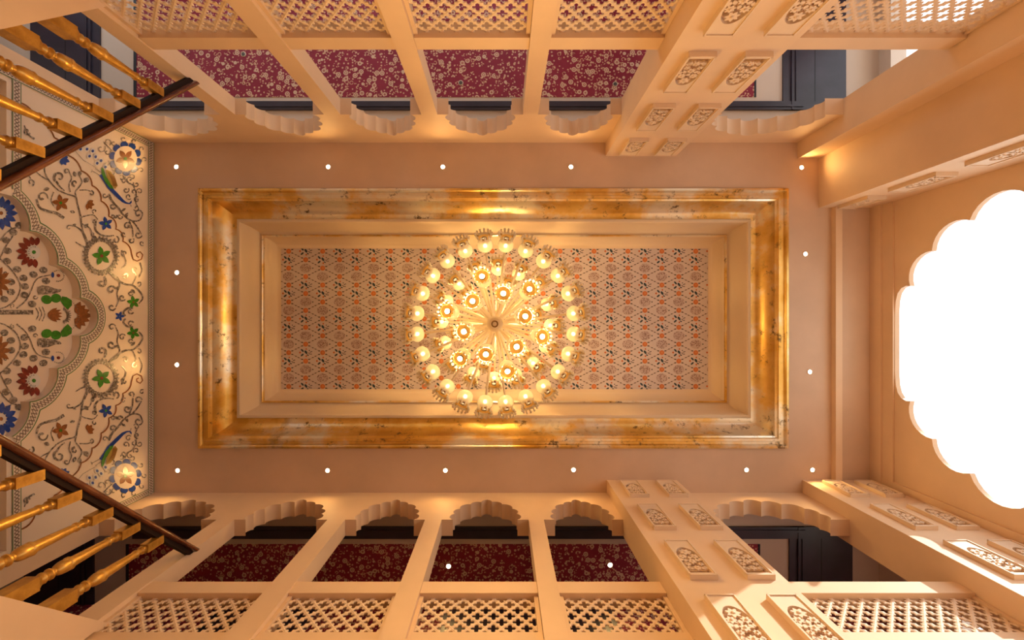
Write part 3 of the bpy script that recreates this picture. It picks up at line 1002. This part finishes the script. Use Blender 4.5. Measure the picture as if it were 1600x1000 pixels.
# the crowning lotus stands on the axis
A = Art(IN)
for a_, l in ((-0.62, 20), (-0.36, 24), (-0.12, 25), (0.12, 25), (0.36, 24), (0.62, 20)): A.petal((74, 492), a_, 1, l * .95, 3.0, False)
lo = putm(A, 'lotus_flower', 'brown_inlay')
A = Art(IN)
for a_, l in ((-1.15, 24), (-0.75, 24), (-0.35, 26), (0.0, 29), (0.35, 26), (0.75, 24), (1.15, 24)): A.petal((116, 493), a_, 5, l, 4.8, False)
putm(A, 'lotus_flower', 'brown_inlay')
A = Art(IN)
for i in range(11): A.petal((96, 493), -1.2 + i * .24, 8, 16 if abs(i - 5) < 4 else 14, 1.6, False)
putm(A, 'lotus_stamens', 'mirror_inlay')
A = Art(IN)
for i in range(17): A.ellipse((98 + 25 * math.cos(-1.1 + i * .1375), 493 + 26 * math.sin(-1.1 + i * .1375)), 1.4, .8, False, 0, 6)
putm(A, 'beads', 'mirror_inlay')
A = Art(IN); A.poly([(-12, 484), (52, 484.5), (52, 491.5), (-12, 491.5)], False); putm(A, 'tree_trunk', 'mirror_inlay')
for i in range(3):
    A = Art(IN)
    A.ribbon([(56 + i * 5, 481 - i), (60 + i * 5, 488), (60 + i * 5, 493), (56 + i * 5, 500 + i)], 1.2, 1.2, False); putm(A, 'scroll', 'mirror_inlay')
A = Art()
for i in range(5): A.petal((187, 494), 2 * PI * i / 5, 0.5, 8, 2.1, False)
putm(A, 'star_flower', 'blue_inlay')


def border(path, w0, w1, off, name='border_strip', nrm=None):
    """strip along a (y, z) path on the wall, from offset w0 to w1 to its left, with metre uv"""
    P = [Vector(p) for p in path]
    n_ = len(P)
    verts, uvs, L_ = [], [], 0.0
    for i in range(n_):
        t0 = (P[i] - P[i - 1]).normalized() if i > 0 else None
        t1 = (P[i + 1] - P[i]).normalized() if i < n_ - 1 else None
        t0 = t0 or t1; t1 = t1 or t0
        t = (t0 + t1).normalized()
        nn = Vector((-t.y, t.x))
        k = 1 / max(0.55, nn.dot(Vector((-t0.y, t0.x))))
        if i > 0: L_ += (P[i] - P[i - 1]).length
        for w_, v_ in ((w0, 0.0), (w1, 1.0)):
            q = P[i] + nn * w_ * k
            verts.append((XL + off, q.x, q.y)); uvs.append((L_, v_))
    faces = [(2 * i, 2 * i + 1, 2 * i + 3, 2 * i + 2) for i in range(n_ - 1)]
    me = bpy.data.meshes.new(name)
    me.from_pydata(verts, [], faces)
    lay = me.uv_layers.new(name='UVMap')
    for lp in me.loops: lay.data[lp.index].uv = uvs[lp.vertex_index]
    me.materials.append(MAT['mosaic_border'])
    o = link(name, me, mural)
    o.location = -Vector(mural.location)
    return o


border([(yA + .003, ZC - .003), (yB - .003, ZC - .003)], -0.085, 0.0, 0.006)
border([(yA + .003, 2.2), (yA + .003, ZC - .085)], -0.075, 0.0, 0.006)
border([(yB - .003, 2.2), (yB - .003, ZC - .085)], 0.0, 0.075, 0.006)
def cusp_border(w_):
    lob_pts = []
    cw = [wyz(*c) for c in cusp]
    cw += [(2 * Ymid - y, z) for y, z in reversed(cw)]
    idx = [0, 8, 16, 24]
    idx += [len(niche) - 1 - i for i in reversed(idx)]
    outer_c = []
    for k_, i in enumerate(idx):
        p = Vector(niche[i])
        t0 = (p - Vector(niche[i - 1])).normalized() if i > 0 else None
        t1 = (Vector(niche[i + 1]) - p).normalized() if i < len(niche) - 1 else None
        t0 = t0 or t1; t1 = t1 or t0
        nn = (Vector((-t0.y, t0.x)) + Vector((-t1.y, t1.x))).normalized()
        outer_c.append(p + nn * w_ / max(0.5, nn.dot(Vector((-t0.y, t0.x)))))
    path_in, path_out = [], []
    for k_ in range(len(idx) - 1):
        a_, b__ = idx[k_], idx[k_ + 1]
        m_ = (a_ + b__) // 2
        seg = niche[a_:b__]
        tm = (Vector(niche[m_ + 1]) - Vector(niche[m_ - 1])).normalized()
        pm = Vector(niche[m_]) + Vector((-tm.y, tm.x)) * w_
        P_, Q_ = outer_c[k_], outer_c[k_ + 1]
        ch_ = (Q_ - P_).normalized()
        sag_ = abs((pm - P_).dot(Vector((-ch_.y, ch_.x))))
        path_in += seg
        path_out += arc(tuple(P_), tuple(Q_), sag_, len(seg), (Ymid, 3.9))
    path_in.append(niche[idx[-1]]); path_out.append(tuple(outer_c[-1]))
    verts, uvs, L_ = [], [], 0.0
    for i, (p, q) in enumerate(zip(path_in, path_out)):
        if i: L_ += 0.5 * (math.dist(p, path_in[i - 1]) + math.dist(q, path_out[i - 1]))
        verts += [(XL + .006, p[0], p[1]), (XL + .006, q[0], q[1])]
        uvs += [(L_, 0.0), (L_, 1.0)]
    me = bpy.data.meshes.new('niche_border')
    me.from_pydata(verts, [], [(2 * i, 2 * i + 1, 2 * i + 3, 2 * i + 2) for i in range(len(path_in) - 1)])
    lay = me.uv_layers.new(name='UVMap')
    for lp in me.loops: lay.data[lp.index].uv = uvs[lp.vertex_index]
    me.materials.append(MAT['mosaic_border'])
    o = link('niche_border', me, mural)
    o.location = -Vector(mural.location)


cusp_border(0.095)
za, zb = wyz(18, 300)[1], wyz(32.5, 300)[1]
border([(yA + .078, za), (niche[0][0] - .06, za)], 0.0, zb - za, 0.0065)
border([(niche[-1][0] + .06, za), (yB - .078, za)], 0.0, zb - za, 0.0065)


# ------------------------------------------------------------------ carved pilasters
def panel_mesh(w, h):
    a = 0.40 * w
    z0, zs = -0.42 * h, 0.02 * h
    rz = 0.26 * h
    hole = [(-a, z0)] + [(-a * math.cos(t), zs + rz * math.sin(t)) for t in [PI * i / 14 for i in range(15)]] + [(a, z0)]
    hole = list(reversed(hole))
    fn = lambda x, z, d: (x, d, z)
    b = MB().prism([(-w / 2, -h / 2), (w / 2, -h / 2), (w / 2, h / 2), (-w / 2, h / 2)], [hole], fn, -0.032, 0.0)
    # raised rim
    for (x0, x1, z0_, z1_) in ((-w / 2, w / 2, -h / 2, -h / 2 + .018), (-w / 2, w / 2, h / 2 - .012, h / 2), (-w / 2, -w / 2 + .012, -h / 2, h / 2), (w / 2 - .012, w / 2, -h / 2, h / 2)):
        b.box(x0, x1, -0.040, -0.031, z0_, z1_)
    return b


def flower_mesh(r, k=7):
    pts = []
    for i in range(k * 4):
        t = 2 * PI * i / (k * 4)
        pts.append((r * (0.80 + 0.20 * math.cos(k * t)) * math.cos(t), r * (0.80 + 0.20 * math.cos(k * t)) * math.sin(t)))
    b = MB()
    n_ = len(pts)
    fn = lambda x, z, d: (x, d, z)
    b.prism(pts, [], fn, -0.030, -0.018)
    b.lathe([(r * .30, 0), (r * .22, .007), (0.001, .010)], 8, Matrix.Translation((0, -.030, 0)) @ Matrix.Rotation(PI / 2, 4, 'X'))
    return b


_cache = {}


def shared(key, make, name, mat, smooth=None):
    if key not in _cache:
        o = make().build(name, mat, None, smooth)
        me = o.data
        bpy.data.objects.remove(o)
        _cache[key] = me
    return _cache[key]


def leaf_mesh():
    pr = [(0, .004), (.012, .014), (.026, .012), (.040, 0.0)]
    pts = pr + [(a, -b_) for a, b_ in reversed(pr[:-1])]
    return MB().prism(pts, [], lambda x, z, d: (x, d, z), -0.030, -0.018)


ROWS = [(5.17, .44), (4.43, .52), (3.64, .545), (2.86, .545), (2.06, .545)]


def pilaster(u0, u1, dfront, dback, sg, pcols, label, rows=ROWS, pw=0.205):
    yf, yb = sg * dfront * S, sg * dback * S
    xa, xb = UX(u0), UX(u1)
    root = empty('pilaster', ((xa + xb) / 2, (yf + yb) / 2, FLOOR), label, 'pilaster', 'carved pilasters')
    under(MB().box(xa, xb, min(yf, yb), max(yf, yb), FLOOR, ZC).build('shaft', 'wall_paint'), root)
    rz = 0 if sg > 0 else PI
    for (z, h) in rows:
        for u in pcols:
            me = shared(('panel', round(h, 3), pw), lambda: panel_mesh(pw, h), 'carved_panel', 'carved_cream')
            p = link('carved_panel', me, root)
            p.location = Vector((UX(u), yf, z)) - Vector(root.location)
            p.rotation_euler = (0, 0, rz)
            k = h / 0.52; q = pw / 0.205
            for (fx_, fz, r) in ((0, .080, .050), (-.047, .012, .037), (.047, .012, .037), (0, -.058, .036), (-.050, -.098, .026), (.050, -.098, .026), (0, -.150, .034)):
                fo = link('carved_flower', shared(('fl', r), lambda: flower_mesh(r), 'carved_flower', 'carved_cream'), p)
                fo.location = (fx_ * q, 0, fz * k)
            for (fx_, fz, a_) in ((0, -.024, 1.57), (-.034, -.03, -2.2), (.034, -.03, -.9), (-.07, -.05, 1.7), (.07, -.05, 1.4), (-.03, -.16, 2.9), (.03, -.16, .2), (-.06, -.165, 1.57), (.06, -.165, 1.57)):
                lo_ = link('carved_leaf', shared('leaf', leaf_mesh, 'carved_leaf', 'carved_cream'), p)
                lo_.location = (fx_ * q, 0, fz * k); lo_.rotation_euler = (0, -a_, 0)
    return root


N_, S_ = SIDES['north'], SIDES['south']
pilaster(946, 1056, 259, 302, -1, (977, 1031), 'broad carved pilaster in the upper arcade, two columns of arched floral panels, in shade')
pilaster(948, 1057, 247, 289, 1, (978, 1033), 'broad carved pilaster in the lower arcade with a sunlit patch across its panels')
pilaster(1254, 1373, 247, 300, 1, (1288, 1337), 'carved pilaster beside the lower edge of the white scalloped opening')
pilaster(1279, 1373, 178, 302, -1, (1312,), 'deep carved pier beside the upper edge of the white scalloped opening')
root = empty('pilaster', (UX(1258), -SIDES['north']['d'] * S, FLOOR), 'plain narrow pilaster between the wide upper arch and the deep carved pier', 'pilaster')
under(MB().box(UX(1246), UX(1278.9), -302 * S, -255 * S, FLOOR, ZC).build('shaft', 'wall_paint'), root)


# ------------------------------------------------------------------ gallery railings with pierced screens
def screen_mesh(w, h, thick=0.008):
    hx, hz = 0.0575, 0.0655
    R = 0.043
    K = 16
    bm = bmesh.new()
    ni = int(w / (2 * hx)) + 2; nj = int(h / (2 * hz)) + 2
    cells = [(i * 2 * hx, j * 2 * hz) for i in range(-ni // 2 - 1, ni // 2 + 2) for j in range(-nj // 2 - 1, nj // 2 + 2)]
    cells += [(x + hx, z + hz) for x, z in cells]
    for (cx, cz) in cells:
        if abs(cx) > w / 2 + hx or abs(cz) > h / 2 + hz: continue
        outer, inner, ob, ib = [], [], [], []
        for k in range(K):
            t = 2 * PI * k / K
            c_, s_ = math.cos(t), math.sin(t)
            rr = 1 / (abs(c_) / hx + abs(s_) / hz)
            r = R * (0.66 + 0.34 * math.cos(4 * t))
            r = R * (1.0, 0.86, 0.46, 0.86)[k % 4]
            outer.append(bm.verts.new((cx + rr * c_, -0.004, cz + rr * s_)))
            inner.append(bm.verts.new((cx + r * c_, 0.0, cz + r * s_)))
            ib.append(bm.verts.new((cx + r * c_, thick, cz + r * s_)))
            ob.append(bm.verts.new((cx + rr * c_, thick, cz + rr * s_)))
        for k in range(K):
            j = (k + 1) % K
            bm.faces.new((outer[k], outer[j], inner[j], inner[k]))
            bm.faces.new((inner[k], inner[j], ib[j], ib[k]))
            bm.faces.new((ib[k], ib[j], ob[j], ob[k]))
    bmesh.ops.remove_doubles(bm, verts=bm.verts, dist=1e-4)
    for co, no in (((w / 2, 0, 0), (1, 0, 0)), ((-w / 2, 0, 0), (-1, 0, 0)), ((0, 0, h / 2), (0, 0, 1)), ((0, 0, -h / 2), (0, 0, -1))):
        bmesh.ops.bisect_plane(bm, geom=bm.verts[:] + bm.edges[:] + bm.faces[:], plane_co=co, plane_no=no, clear_outer=True)
    bmesh.ops.recalc_face_normals(bm, faces=bm.faces)
    me = bpy.data.meshes.new('pierced_screen')
    bm.to_mesh(me); bm.free()
    me.materials.append(MAT['carved_cream'])
    return me


def railing(key, x0, x1, label):
    d = SIDES[key]; sg = d['sg']
    yf = sg * d['d'] * S
    cx = (x0 + x1) / 2; w = x1 - x0
    root = empty('gallery_railing', (cx, yf, 2.98), label, 'railing', 'gallery railings with pierced screens')
    if sg < 0: root.rotation_euler = (0, 0, PI)
    L_ = lambda z: z - 2.98
    hw = w / 2 - 0.002
    MB().box(-hw, hw, 0.012, 0.135, L_(3.488), L_(3.64)).build('top_rail', 'wall_paint', root)
    MB().box(-hw, hw, 0.03, 0.13, L_(2.98), L_(3.075)).build('bottom_rail', 'wall_paint', root)
    for a, b_ in ((-hw, -hw + .03), (hw - .03, hw)):
        MB().box(a, b_, 0.035, 0.11, L_(3.075), L_(3.488)).build('side_rail', 'wall_paint', root)
    p = link('pierced_screen', screen_mesh(w - .05, 0.42), root)
    p.location = (0, 0.055, L_(3.2815))


NAMES = ['second', 'third', 'fourth', 'fifth']
for key, word in (('north', 'upper'), ('south', 'lower')):
    d = SIDES[key]
    c = d['cols'] + [d['pil']]
    what = ['next to the stair handrail', 'one bay along from the stair handrail bay', 'facing the hub of the chandelier', 'touching the broad carved pilaster']
    for i in range(4):
        railing(key, UX(c[i][1]), UX(c[i + 1][0]), 'cream pierced-screen railing of the %s gallery, %s' % (word, what[i]))
    a, b_ = d['wide']
    railing(key, UX(a), UX(b_), 'wide cream pierced-screen railing of the %s gallery beside the %s' % (word, 'bright window' if key == 'north' else 'sunlit pilaster'))

# ------------------------------------------------------------------ stairs along the mural wall
X0 = -2.76
SL = 1.149
CB = 0.241


def baluster_mesh():
    """turned baluster, base at the origin, 0.93 tall"""
    b = MB()
    b.box(-.042, .042, -.042, .042, -0.10, 0.16)
    b.lathe([(.055, .155), (.030, .20)], 4, Matrix.Rotation(PI / 4, 4, 'Z'))
    prof = [(.026, .19), (.034, .205), (.036, .215), (.028, .228), (.026, .24), (.036, .252), (.036, .262), (.024, .275), (.023, .29), (.034, .305), (.040, .33), (.042, .35), (.040, .37),
            (.044, .38), (.044, .388), (.034, .395), (.034, .41), (.031, .50), (.027, .60), (.024, .66), (.030, .67), (.030, .68), (.022, .69), (.022, .715), (.031, .728), (.032, .74), (.025, .752), (.026, .765)]
    b.lathe(prof, 14)
    b.box(-.032, .032, -.032, .032, 0.76, 0.925)
    return b


def stairs(key, label_r, label_s):
    d = SIDES[key]; sg = d['sg']
    ye = d['d'] * S
    ZR = lambda y: 4.10 + SL * (y - ye)       # handrail centre
    ZS = lambda y: 3.125 + SL * (y - ye)      # top of the string
    y_lo = 0.42
    root = empty('staircase', ((X0 + XL) / 2, sg * 1.3, FLOOR), label_s, 'stairs', 'stair flights along the mural wall')
    fn = lambda y, z, x: (x, sg * y, z)
    b = MB().prism([(y_lo, ZS(y_lo)), (ye, ZS(ye)), (ye, ZS(ye) - .62), (y_lo, ZS(y_lo) - .62)], [], fn, X0 - .075, X0 + .075)
    under(b.build('string', 'wall_paint'), root)
    b = MB().prism([(y_lo, ZS(y_lo) - .50), (ye, ZS(ye) - .50), (ye, ZS(ye) - .62), (y_lo, ZS(y_lo) - .62)], [], fn, X0 - .07, XL + .01)
    under(b.build('soffit', 'wall_paint'), root)
    y = ye; k = 0
    while y - 0.21 > y_lo:
        z = ZS(y) - 0.17
        ya, yb_ = sorted((sg * (y - .21), sg * y))
        under(MB().box(XL + .01, X0 - .07, ya, yb_, z - CB - .12, z - CB).build('step', 'floor_stone'), root)
        y -= 0.21; k += 1
    under(MB().box(XL + .01, X0 + .075, min(0, sg * y_lo), max(0, sg * y_lo), FLOOR, ZS(y_lo) - .45).build('landing', 'floor_stone'), root)
    # the railing
    r = empty('stair_railing', (X0, sg * 1.3, ZS(1.3)), label_r, 'railing', 'stair railings')
    sec = [(-.034, -.004), (-.036, .010), (-.030, .030), (-.014, .040), (.014, .040), (.030, .030), (.036, .010), (.034, -.004), (.024, -.012), (-.024, -.012)]
    b = MB()
    nsec = len(sec)
    for y in (y_lo, ye + .0):
        for (sx, sz) in sec: b.v.append((X0 + sx * 1.35, sg * y, ZR(y) + sz * 1.4))
    for i in range(nsec):
        j = (i + 1) % nsec
        b.f.append((i, j, nsec + j, nsec + i))
    b.f.append(tuple(range(nsec))); b.f.append(tuple(range(nsec, 2 * nsec)))
    under(b.build('handrail', 'handrail_wood', None, 50), r)
    b = MB().prism([(y_lo, ZR(y_lo) - .015), (ye, ZR(ye) - .015), (ye, ZR(ye) - .066), (y_lo, ZR(y_lo) - .066)], [], fn, X0 - .024, X0 + .024)
    under(b.build('sub_rail', 'dark_wood'), r)
    me = shared('baluster', baluster_mesh, 'baluster', 'gilt_wood', 26)
    for i in range(7):
        y = ye - 0.292 - i * CB / SL
        if y < y_lo + .05: break
        o = link('baluster', me, r)
        o.location = Vector((X0, sg * y, ZS(y))) - Vector(r.location)
    under(MB().box(X0 - .06, X0 + .06, sg * y_lo - .06, sg * y_lo + .06, ZS(y_lo) - .3, ZR(y_lo) + .12).build('newel_post', 'gilt_wood'), r)


stairs('north', 'stair railing with gilt turned balusters and dark handrail, upper one of the two', 'cream stair flight rising along the mural wall to the upper gallery')
stairs('south', 'stair railing with gilt turned balusters and dark handrail, lower one of the two', 'cream stair flight rising along the mural wall to the lower gallery')


# ------------------------------------------------------------------ downlights
def downlight(u, v, label, lit=True, watt=DOWN_W, group='recessed downlights of the atrium ceiling', r=0.031, spot=2.75):
    x, y = UX(u), VY(v)
    root = empty('downlight', (x, y, ZC - (0.007 if group.startswith('downlights') else 0)), label, 'light', group)
    prof = [(r * .74, -.002), (r * .80, -.009), (r, -.006), (r * 1.04, 0.0), (r * 1.04, .004)]
    ring = shared(('ring', r), lambda: MB().lathe(prof, 20, None, False), 'trim_ring', 'ring_metal', 40)
    link('trim_ring', ring, root)
    mat = 'downlight_glow' if lit else 'unlit_lens'
    lens = shared(('lens', r, lit), lambda: MB().lathe([(r * .78, -.0015), (r * .4, -.004), (0.001, -.005)], 18, None, False), 'lens', mat, 60)
    link('lens', lens, root)
    if lit:
        l = bpy.data.lights.new('downlight_lamp', 'SPOT')
        l.energy = watt; l.color = WARM; l.spot_size = spot; l.spot_blend = 1.0; l.shadow_soft_size = 0.03
        lo_ = link('downlight_lamp', l, root)
        lo_.location = (0, 0, -0.02)
    return root


TOPW = ['second from the mural corner', 'third from the mural corner', 'just before the carved pilaster']
downlight(276, 261, 'small round downlight in the ceiling corner above the upper blue mural rosette')
downlight(513, 261, 'small round downlight on the ceiling edge by the upper arcade, second from the mural')
downlight(692, 261, 'small round downlight on the ceiling edge by the upper arcade, third from the mural')
downlight(892, 261, 'small round downlight on the ceiling edge by the upper arcade, nearest the carved pilaster')
downlight(1252, 262, 'small round downlight in the ceiling corner beside the deep carved pier')
downlight(278, 735, 'small round downlight in the ceiling corner below the lower blue mural rosette')
downlight(512, 735, 'small round downlight on the ceiling edge by the lower arcade, second from the mural')
downlight(696, 735, 'small round downlight on the ceiling edge by the lower arcade, third from the mural')
downlight(896, 734, 'small round downlight on the ceiling edge by the lower arcade, before the broad pilaster')
downlight(1166, 734, 'small round downlight above the wide lower arch between two carved pilasters')
downlight(1269, 734, 'small round downlight in the ceiling corner touching the carved pilaster by the opening')
downlight(277, 426, 'small round downlight beside the mural, level with the upper green star')
downlight(277, 570, 'small round downlight beside the mural, level with the lower green star')
downlight(1258, 397, 'small round downlight between gold cove and white opening, upper of two')
downlight(1265, 581, 'small round downlight between gold cove and white opening, lower of two')
G2 = 'downlights of the gallery ceilings'
downlight(701, 884, 'lit downlight in the crimson ceiling of the lower gallery, fourth bay', True, 10, G2, 0.034)
downlight(953, 882, 'lit downlight in the crimson ceiling of the lower gallery, next to the broad pilaster', True, 10, G2, 0.034)
downlight(720, 130, 'unlit downlight in the crimson ceiling of the upper gallery, above the chandelier bay', False, 0, G2, 0.03)
downlight(961, 132, 'unlit downlight in the crimson ceiling of the upper gallery, next to the broad pilaster', False, 0, G2, 0.03)
downlight(381, 85.5, 'unlit downlight in the crimson ceiling of the upper gallery, near the stair', False, 0, G2, 0.03)
o = downlight(628, 516, 'small pale round fitting on the lattice wallpaper beside the chandelier', False, 0, 'fittings on the lattice wallpaper', 0.05)
o.location = (UX(628, zc2), VY(516, zc2), zc2)
for ch in o.children:
    ch.data = ch.data.copy(); ch.data.materials[0] = MAT['ring_metal']

# ------------------------------------------------------------------ chandelier
HZ = 5.10
HX, HY = UX(773.5, 4.75), VY(506, 4.75)
ch = empty('chandelier', (HX, HY, HZ), 'large cream glass chandelier of radiating arms with tulip cups and lit bulbs', 'chandelier')


def cup_mesh():
    return MB().lathe([(.012, .0), (.045, .006), (.070, .024), (.085, .052), (.087, .080), (.080, .106), (.070, .124), (.068, .140), (.074, .165), (.082, .190)], 18, None, False)


def teeth_mesh():
    b = MB()
    for i in range(13):
        a = 2 * PI * i / 13
        m_ = Matrix.Translation((.083 * math.cos(a), .083 * math.sin(a), .178)) @ Matrix.Rotation(a, 4, 'Z') @ Matrix.Rotation(0.18, 4, 'Y')
        b.lathe([(.001, 0), (.010, .006), (.011, .016), (.009, .028), (.013, .038), (.011, .048), (.001, .053)], 7, m_)
    return b


CUP = shared('cup', cup_mesh, 'glass_cup', 'cream_glass', 60)
TEETH = shared('teeth', teeth_mesh, 'rim_beads', 'bead_glass', 60)
REFL = shared('refl', lambda: MB().lathe([(.024, .142), (.052, .150), (.072, .166)], 16, None, False), 'reflector', 'amber_reflector', 60)
SOCK = shared('sock', lambda: MB().lathe([(.024, .13), (.024, .168), (.030, .168), (.030, .13)], 14, None, False), 'socket', 'brass_dark', 50)
LAMP = shared('lamp', lambda: MB().lathe([(.0235, .166), (.019, .171), (.010, .175), (.001, .176)], 12, None, False), 'bulb', 'lamp_glow', 60)
DIM = shared('dim', lambda: MB().lathe([(.0235, .155), (.014, .160), (.001, .161)], 12, None, False), 'bulb', 'dim_glow', 60)
GLOW = shared('glow', lambda: MB().lathe([(.001, .045), (.016, .050), (.022, .064), (.016, .080), (.001, .086)], 10, None, False), 'inner_bulb', 'inner_glow', 60)


def lamp_arm(r, Z, ang, src, tilt, scale=1.0, lit=False):
    """arm from the stem at height src out to a cup whose centre is at radius r, height Z"""
    dirh = Vector((math.cos(ang), math.sin(ang), 0))
    axis = (dirh * math.cos(tilt) + Vector((0, 0, -math.sin(tilt)))).normalized()
    centre = dirh * r + Vector((0, 0, Z - HZ))
    base = centre - axis * 0.10 * scale
    start = Vector((0, 0, src - HZ)) + dirh * 0.03
    b = MB().tube(start, base + axis * .01, .0165, 8, .012)
    d_ = (base - start).normalized()
    b.tube(start + d_ * .06, start + d_ * .11, .028, 8, .018)
    b.tube(base - d_ * .014, base + axis * .012, .022, 8, .028)
    b.build('arm', 'arm_cream', ch, 50)
    cup = link('lamp_cup', CUP, ch)
    cup.location = base
    cup.rotation_euler = axis.to_track_quat('Z', 'Y').to_euler()
    cup.scale = (scale,) * 3
    for nm, me in (('rim_beads', TEETH), ('reflector', REFL), ('socket', SOCK), ('bulb', LAMP if lit else DIM), ('inner_bulb', GLOW)):
        link(nm, me, cup)


def ring(nl, rpx, Z, src, tilt, off, scale=1.0, lit=False):
    for i in range(nl):
        a = 2 * PI * i / nl + off
        lamp_arm(rpx * Z / F, Z, a, src, tilt, scale, lit)


R_ = math.radians
ring(24, 127, 4.98, 5.12, R_(44), R_(7.5), 1.0)
ring(16, 88, 5.52, 5.46, R_(52), R_(2), 1.0)
ring(6, 60, 5.62, 5.50, R_(48), R_(-12), 1.0)
ring(6, 73, 4.62, 4.98, R_(74), R_(-45), 1.0, True)
ring(6, 47, 4.50, 4.90, R_(80), R_(-14), 1.0, True)
# stem, hubs and canopy
b = MB().lathe([(.001, 4.59 - HZ), (.040, 4.593 - HZ), (.062, 4.600 - HZ), (.080, 4.63 - HZ), (.082, 4.67 - HZ), (.055, 4.73 - HZ), (.030, 4.78 - HZ), (.045, 4.83 - HZ), (.075, 4.88 - HZ), (.085, 4.93 - HZ),
                (.070, 4.98 - HZ), (.045, 5.02 - HZ), (.070, 5.06 - HZ), (.095, 5.12 - HZ), (.070, 5.18 - HZ), (.035, 5.22 - HZ), (.030, 5.36 - HZ), (.070, 5.42 - HZ), (.080, 5.48 - HZ), (.060, 5.54 - HZ), (.022, 5.60 - HZ), (.018, zc2 - .1 - HZ)], 18)
b.build('stem', 'arm_cream', ch, 40)
MB().lathe([(.032, 5.26 - HZ), (.052, 5.275 - HZ), (.052, 5.325 - HZ), (.032, 5.34 - HZ)], 14, None, False).build('added_uplight', 'added_uplight_glow', ch, 50)  # added lamp, hidden behind the hub, to light cups and coffer
MB().lathe([(.024, 5.68 - HZ), (.046, 5.695 - HZ), (.046, 5.74 - HZ), (.024, 5.755 - HZ)], 14, None, False).build('added_uplight', 'added_uplight_glow', ch, 50)  # second added lamp, higher up, to lift the coffer
MB().lathe([(.0, zc2 - .12 - HZ), (.05, zc2 - .10 - HZ), (.12, zc2 - .04 - HZ), (.15, zc2 - .004 - HZ)], 20).build('canopy', 'arm_cream', ch, 40)
MB().lathe([(.022, 4.584 - HZ), (.030, 4.580 - HZ), (.036, 4.585 - HZ), (.036, 4.60 - HZ)], 18, None, False).build('finial_ring', 'brass_dark', ch, 40)
for i in range(12):
    a = 2 * PI * i / 12
    for rr, zz in ((.105, 4.93), (.12, 5.12)):
        o = link('brass_nut', shared('nut', lambda: MB().lathe([(.001, -.014), (.014, -.006), (.014, .006), (.001, .014)], 8, None, False), 'brass_nut', 'brass_dark', 50), ch)
        o.location = (rr * math.cos(a + zz), rr * math.sin(a + zz), zz - HZ)
